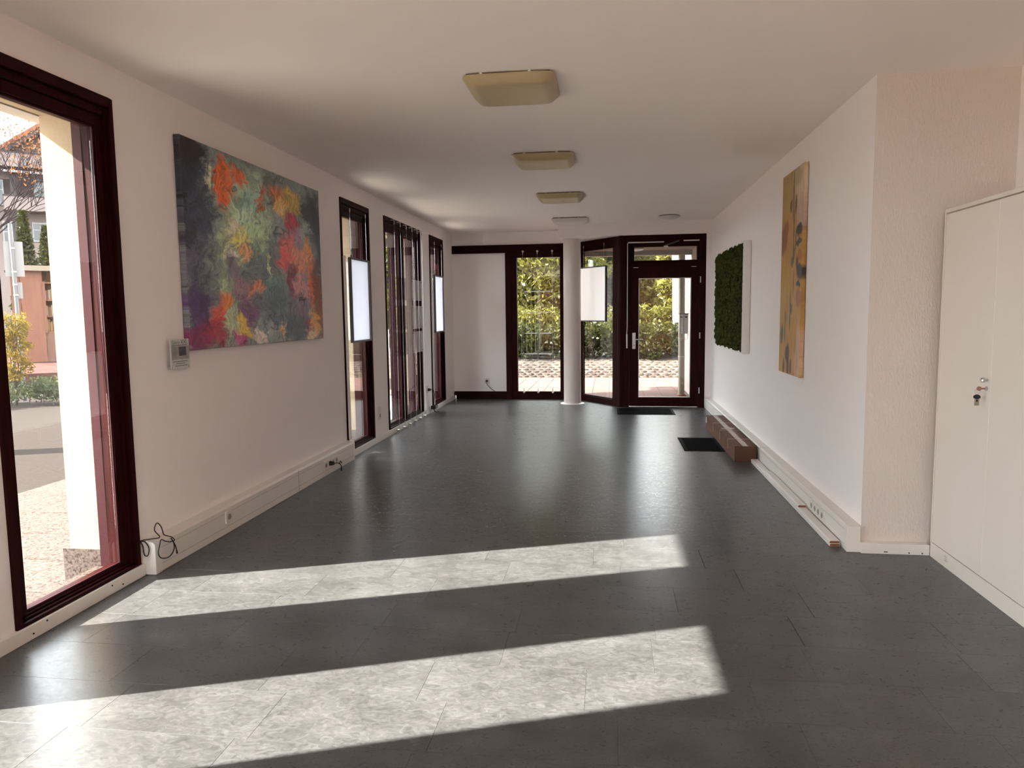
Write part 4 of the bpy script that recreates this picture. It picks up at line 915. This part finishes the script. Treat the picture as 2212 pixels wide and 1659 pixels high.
# bare autumn tree
O = at(30) + VR * -1.8
t_ = empty('autumn_tree', O + Vector((0, 0, GZ)), 'half bare tree with orange leaves against the sky', 'tree')
b = MB(); b.tube([O + Vector((0, 0, GZ)), O + Vector((.2, .1, 3.5))], [.2, .14], 8); tips = []
for k in range(7):
    d_ = (VR * random.uniform(.1, .9) + Vector((0, 0, random.uniform(.5, 1.2))) + VN * random.uniform(-.4, .4)).normalized()
    tips += branchy(b, O + Vector((.2, .1, 3.3)), d_, .030, 5, 1.6)
b.build('branches', mat('thin_branch_bark', (.022, .015, .017), .95, spec=.05), t_)
leaves('foliage', np.concatenate([ellip(q, (.22, .22, .22), 2, .1) for q in tips if random.random() < .8]), .055, ORNG, t_)

# distant house
DH = 60.0; kf = DH / 32
O = at(DH)
ZZ = lambda z: 1.4 + (z - 1.4) * kf
U = lambda u: u * kf
hs = empty('house', O + Vector((0, 0, GZ)), 'distant pale gabled house with balconies seen through the nearest window', 'house')
PW = mat('pale_house_render', (.13, .10, .088), .9, var=.05); TM_ = mat('house_timber', (.014, .010, .009), .8); RT = mat('orange_roof_tile', (.13, .04, .018), .8, var=.3, vscale=3)
GLD = mat('dark_house_glass', (.015, .018, .016), .1); BLC = mat('balcony_boards', (.13, .10, .09), .85, var=.08, vscale=2, stretch=(8, 8, .3))
MB().obox(O, VR, VN, -8, 9, .6, 12, GZ, ZZ(6.4)).build('wall', PW, hs)
def gable(b, u0, u1, ur, zr, ze, d0, d1):
    def P(u, d, z): q = O + VR * u + VN * d; return (q.x, q.y, z)
    vs = [P(u0, d0, ZZ(6.4)), P(u1, d0, ZZ(6.4)), P(u1, d0, ze), P(ur, d0, zr), P(u0, d0, ze), P(u0, d1, ZZ(6.4)), P(u1, d1, ZZ(6.4)), P(u1, d1, ze), P(ur, d1, zr), P(u0, d1, ze)]
    b.add(vs, [(0, 1, 2, 3, 4), (9, 8, 7, 6, 5), (0, 5, 6, 1), (1, 6, 7, 2), (2, 7, 8, 3), (3, 8, 9, 4), (4, 9, 5, 0)])
sl_ = (8.30 - 7.35) * kf / (1.23 * kf)
b = MB(); gable(b, U(-2.2), U(3.8), U(.80), ZZ(8.15), ZZ(8.15) - sl_ * U(3.0), .6, 12); b.build('gable_wall', PW, hs)
for sgn, nm in ((-1, 'l'), (1, 'r')):
    def P(u, d, z): q = O + VR * u + VN * d; return (q.x, q.y, z)
    ua, ub = U(.80), U(.80) + sgn * U(3.6); za, zb = ZZ(8.42), ZZ(8.42) - sl_ * U(3.6)
    b = MB(); b.add([P(ua, -.9, za), P(ub, -.9, zb), P(ub, 12, zb), P(ua, 12, za), P(ua, -.9, za - .28), P(ub, -.9, zb - .28), P(ub, 12, zb - .28), P(ua, 12, za - .28)], [(0, 1, 2, 3), (7, 6, 5, 4), (0, 4, 5, 1), (1, 5, 6, 2), (2, 6, 7, 3), (3, 7, 4, 0)])
    b.build('roof_slope', RT, hs)
    b = MB(); b.add([P(ua, -.85, za - .29), P(ub, -.85, zb - .29), P(ub, .6, zb - .29), P(ua, .6, za - .29), P(ua, -.85, za - .62), P(ub, -.85, zb - .62), P(ub, .6, zb - .62), P(ua, .6, za - .62)], [(0, 1, 2, 3), (7, 6, 5, 4), (0, 4, 5, 1), (1, 5, 6, 2), (2, 6, 7, 3), (3, 7, 4, 0)])
    b.build('eave_timber', TM_, hs)
for z0, z1 in ((6.80, 7.22), (5.28, 5.71)):
    bl = MB().obox(O, VR, VN, U(-.52), U(2.4), -.9, -.82, ZZ(z0), ZZ(z1)).build('balcony_front', BLC, hs)
    MB().obox(O, VR, VN, U(-.52), U(2.4), -.9, .6, ZZ(z0) - .12, ZZ(z0)).build('balcony_floor', BLC, bl)
    MB().obox(O, VR, VN, U(-.53), U(2.4), -.95, -.78, ZZ(z1), ZZ(z1) + .08).build('hand_rail', TM_, bl)
MB().obox(O, VR, VN, U(-.52), U(-.50), -.9, .6, ZZ(5.28), ZZ(5.71)).build('balcony_side', BLC, hs)
AW = [mat('awning_white', (.2, .18, .18), .8), mat('awning_mauve', (.09, .065, .07), .8)]
k = 0; u = -.50
while u < 2.2:
    b = MB(); p0 = O + VR * U(u); p1 = O + VR * U(u + .035)
    b.add([(p0 + VN * .55)[:2] + (ZZ(6.74),), (p1 + VN * .55)[:2] + (ZZ(6.74),), (p1 - VN * 1.3)[:2] + (ZZ(6.58),), (p0 - VN * 1.3)[:2] + (ZZ(6.58),), (p0 - VN * 1.3)[:2] + (ZZ(6.50),), (p1 - VN * 1.3)[:2] + (ZZ(6.50),)], [(3, 2, 1, 0), (4, 5, 2, 3)])
    b.build('awning_stripe', AW[k % 2], hs); u += .035; k += 1
for u in (-.28, -.19, 1.2): MB().obox(O, VR, VN, U(u), U(u) + .14, -.85, -.70, ZZ(3.6), ZZ(6.62)).build('timber_post', TM_, hs)
for (u0, u1, z0, z1) in ((.44, .80, 5.72, 6.46), (.64, .9, 7.25, 7.55), (-.75, -.48, 5.45, 6.36), (.3, .8, 4.2, 4.9), (-.60, -.30, 3.9, 4.9)):
    wn = MB().obox(O, VR, VN, U(u0), U(u1), .50, .60, ZZ(z0), ZZ(z1)).build('window_frame', BW, hs)
    uc = (u0 + u1) / 2; zt = z0 + (z1 - z0) * .62
    for a, c in ((u0 + .04, uc - .015), (uc + .015, u1 - .04)):
        for e, g in ((z0 + .05, zt - .02), (zt + .02, z1 - .05)):
            MB().obox(O, VR, VN, U(a), U(c), .47, .51, ZZ(e), ZZ(g)).build('pane', GLD, wn)
# unseen tree added to keep the sun off the farther left windows
tree('street_tree', (-8.7, 6.2, GZ), 4, .22, (-8.6, 6.25, 5.45), (2.0, 2.3, 1.05), 150, 90, .6, .15, OLV, 'dense street tree outside shading the farther left windows')
# greenery seen through the double window
tree('deciduous_tree', (-7.0, 22.0, GZ), 3, .16, (-6.9, 22.0, 2.8), (1.8, .9, 1.9), 75, 80, .5, .1, YLG, 'yellow green tree seen through the double window')
fe = empty('picket_fence', (-6.4, 20.2, GZ), 'pale picket fence seen through the double window', 'fence')
for k in range(22): MB().box(-8.0 + k * .15, -7.93 + k * .15, 20.18, 20.20, GZ, .95).build('picket', BW, fe)
for z in (.25, .75): MB().box(-8.05, -4.7, 20.2, 20.24, z, z + .07).build('rail', BW, fe)
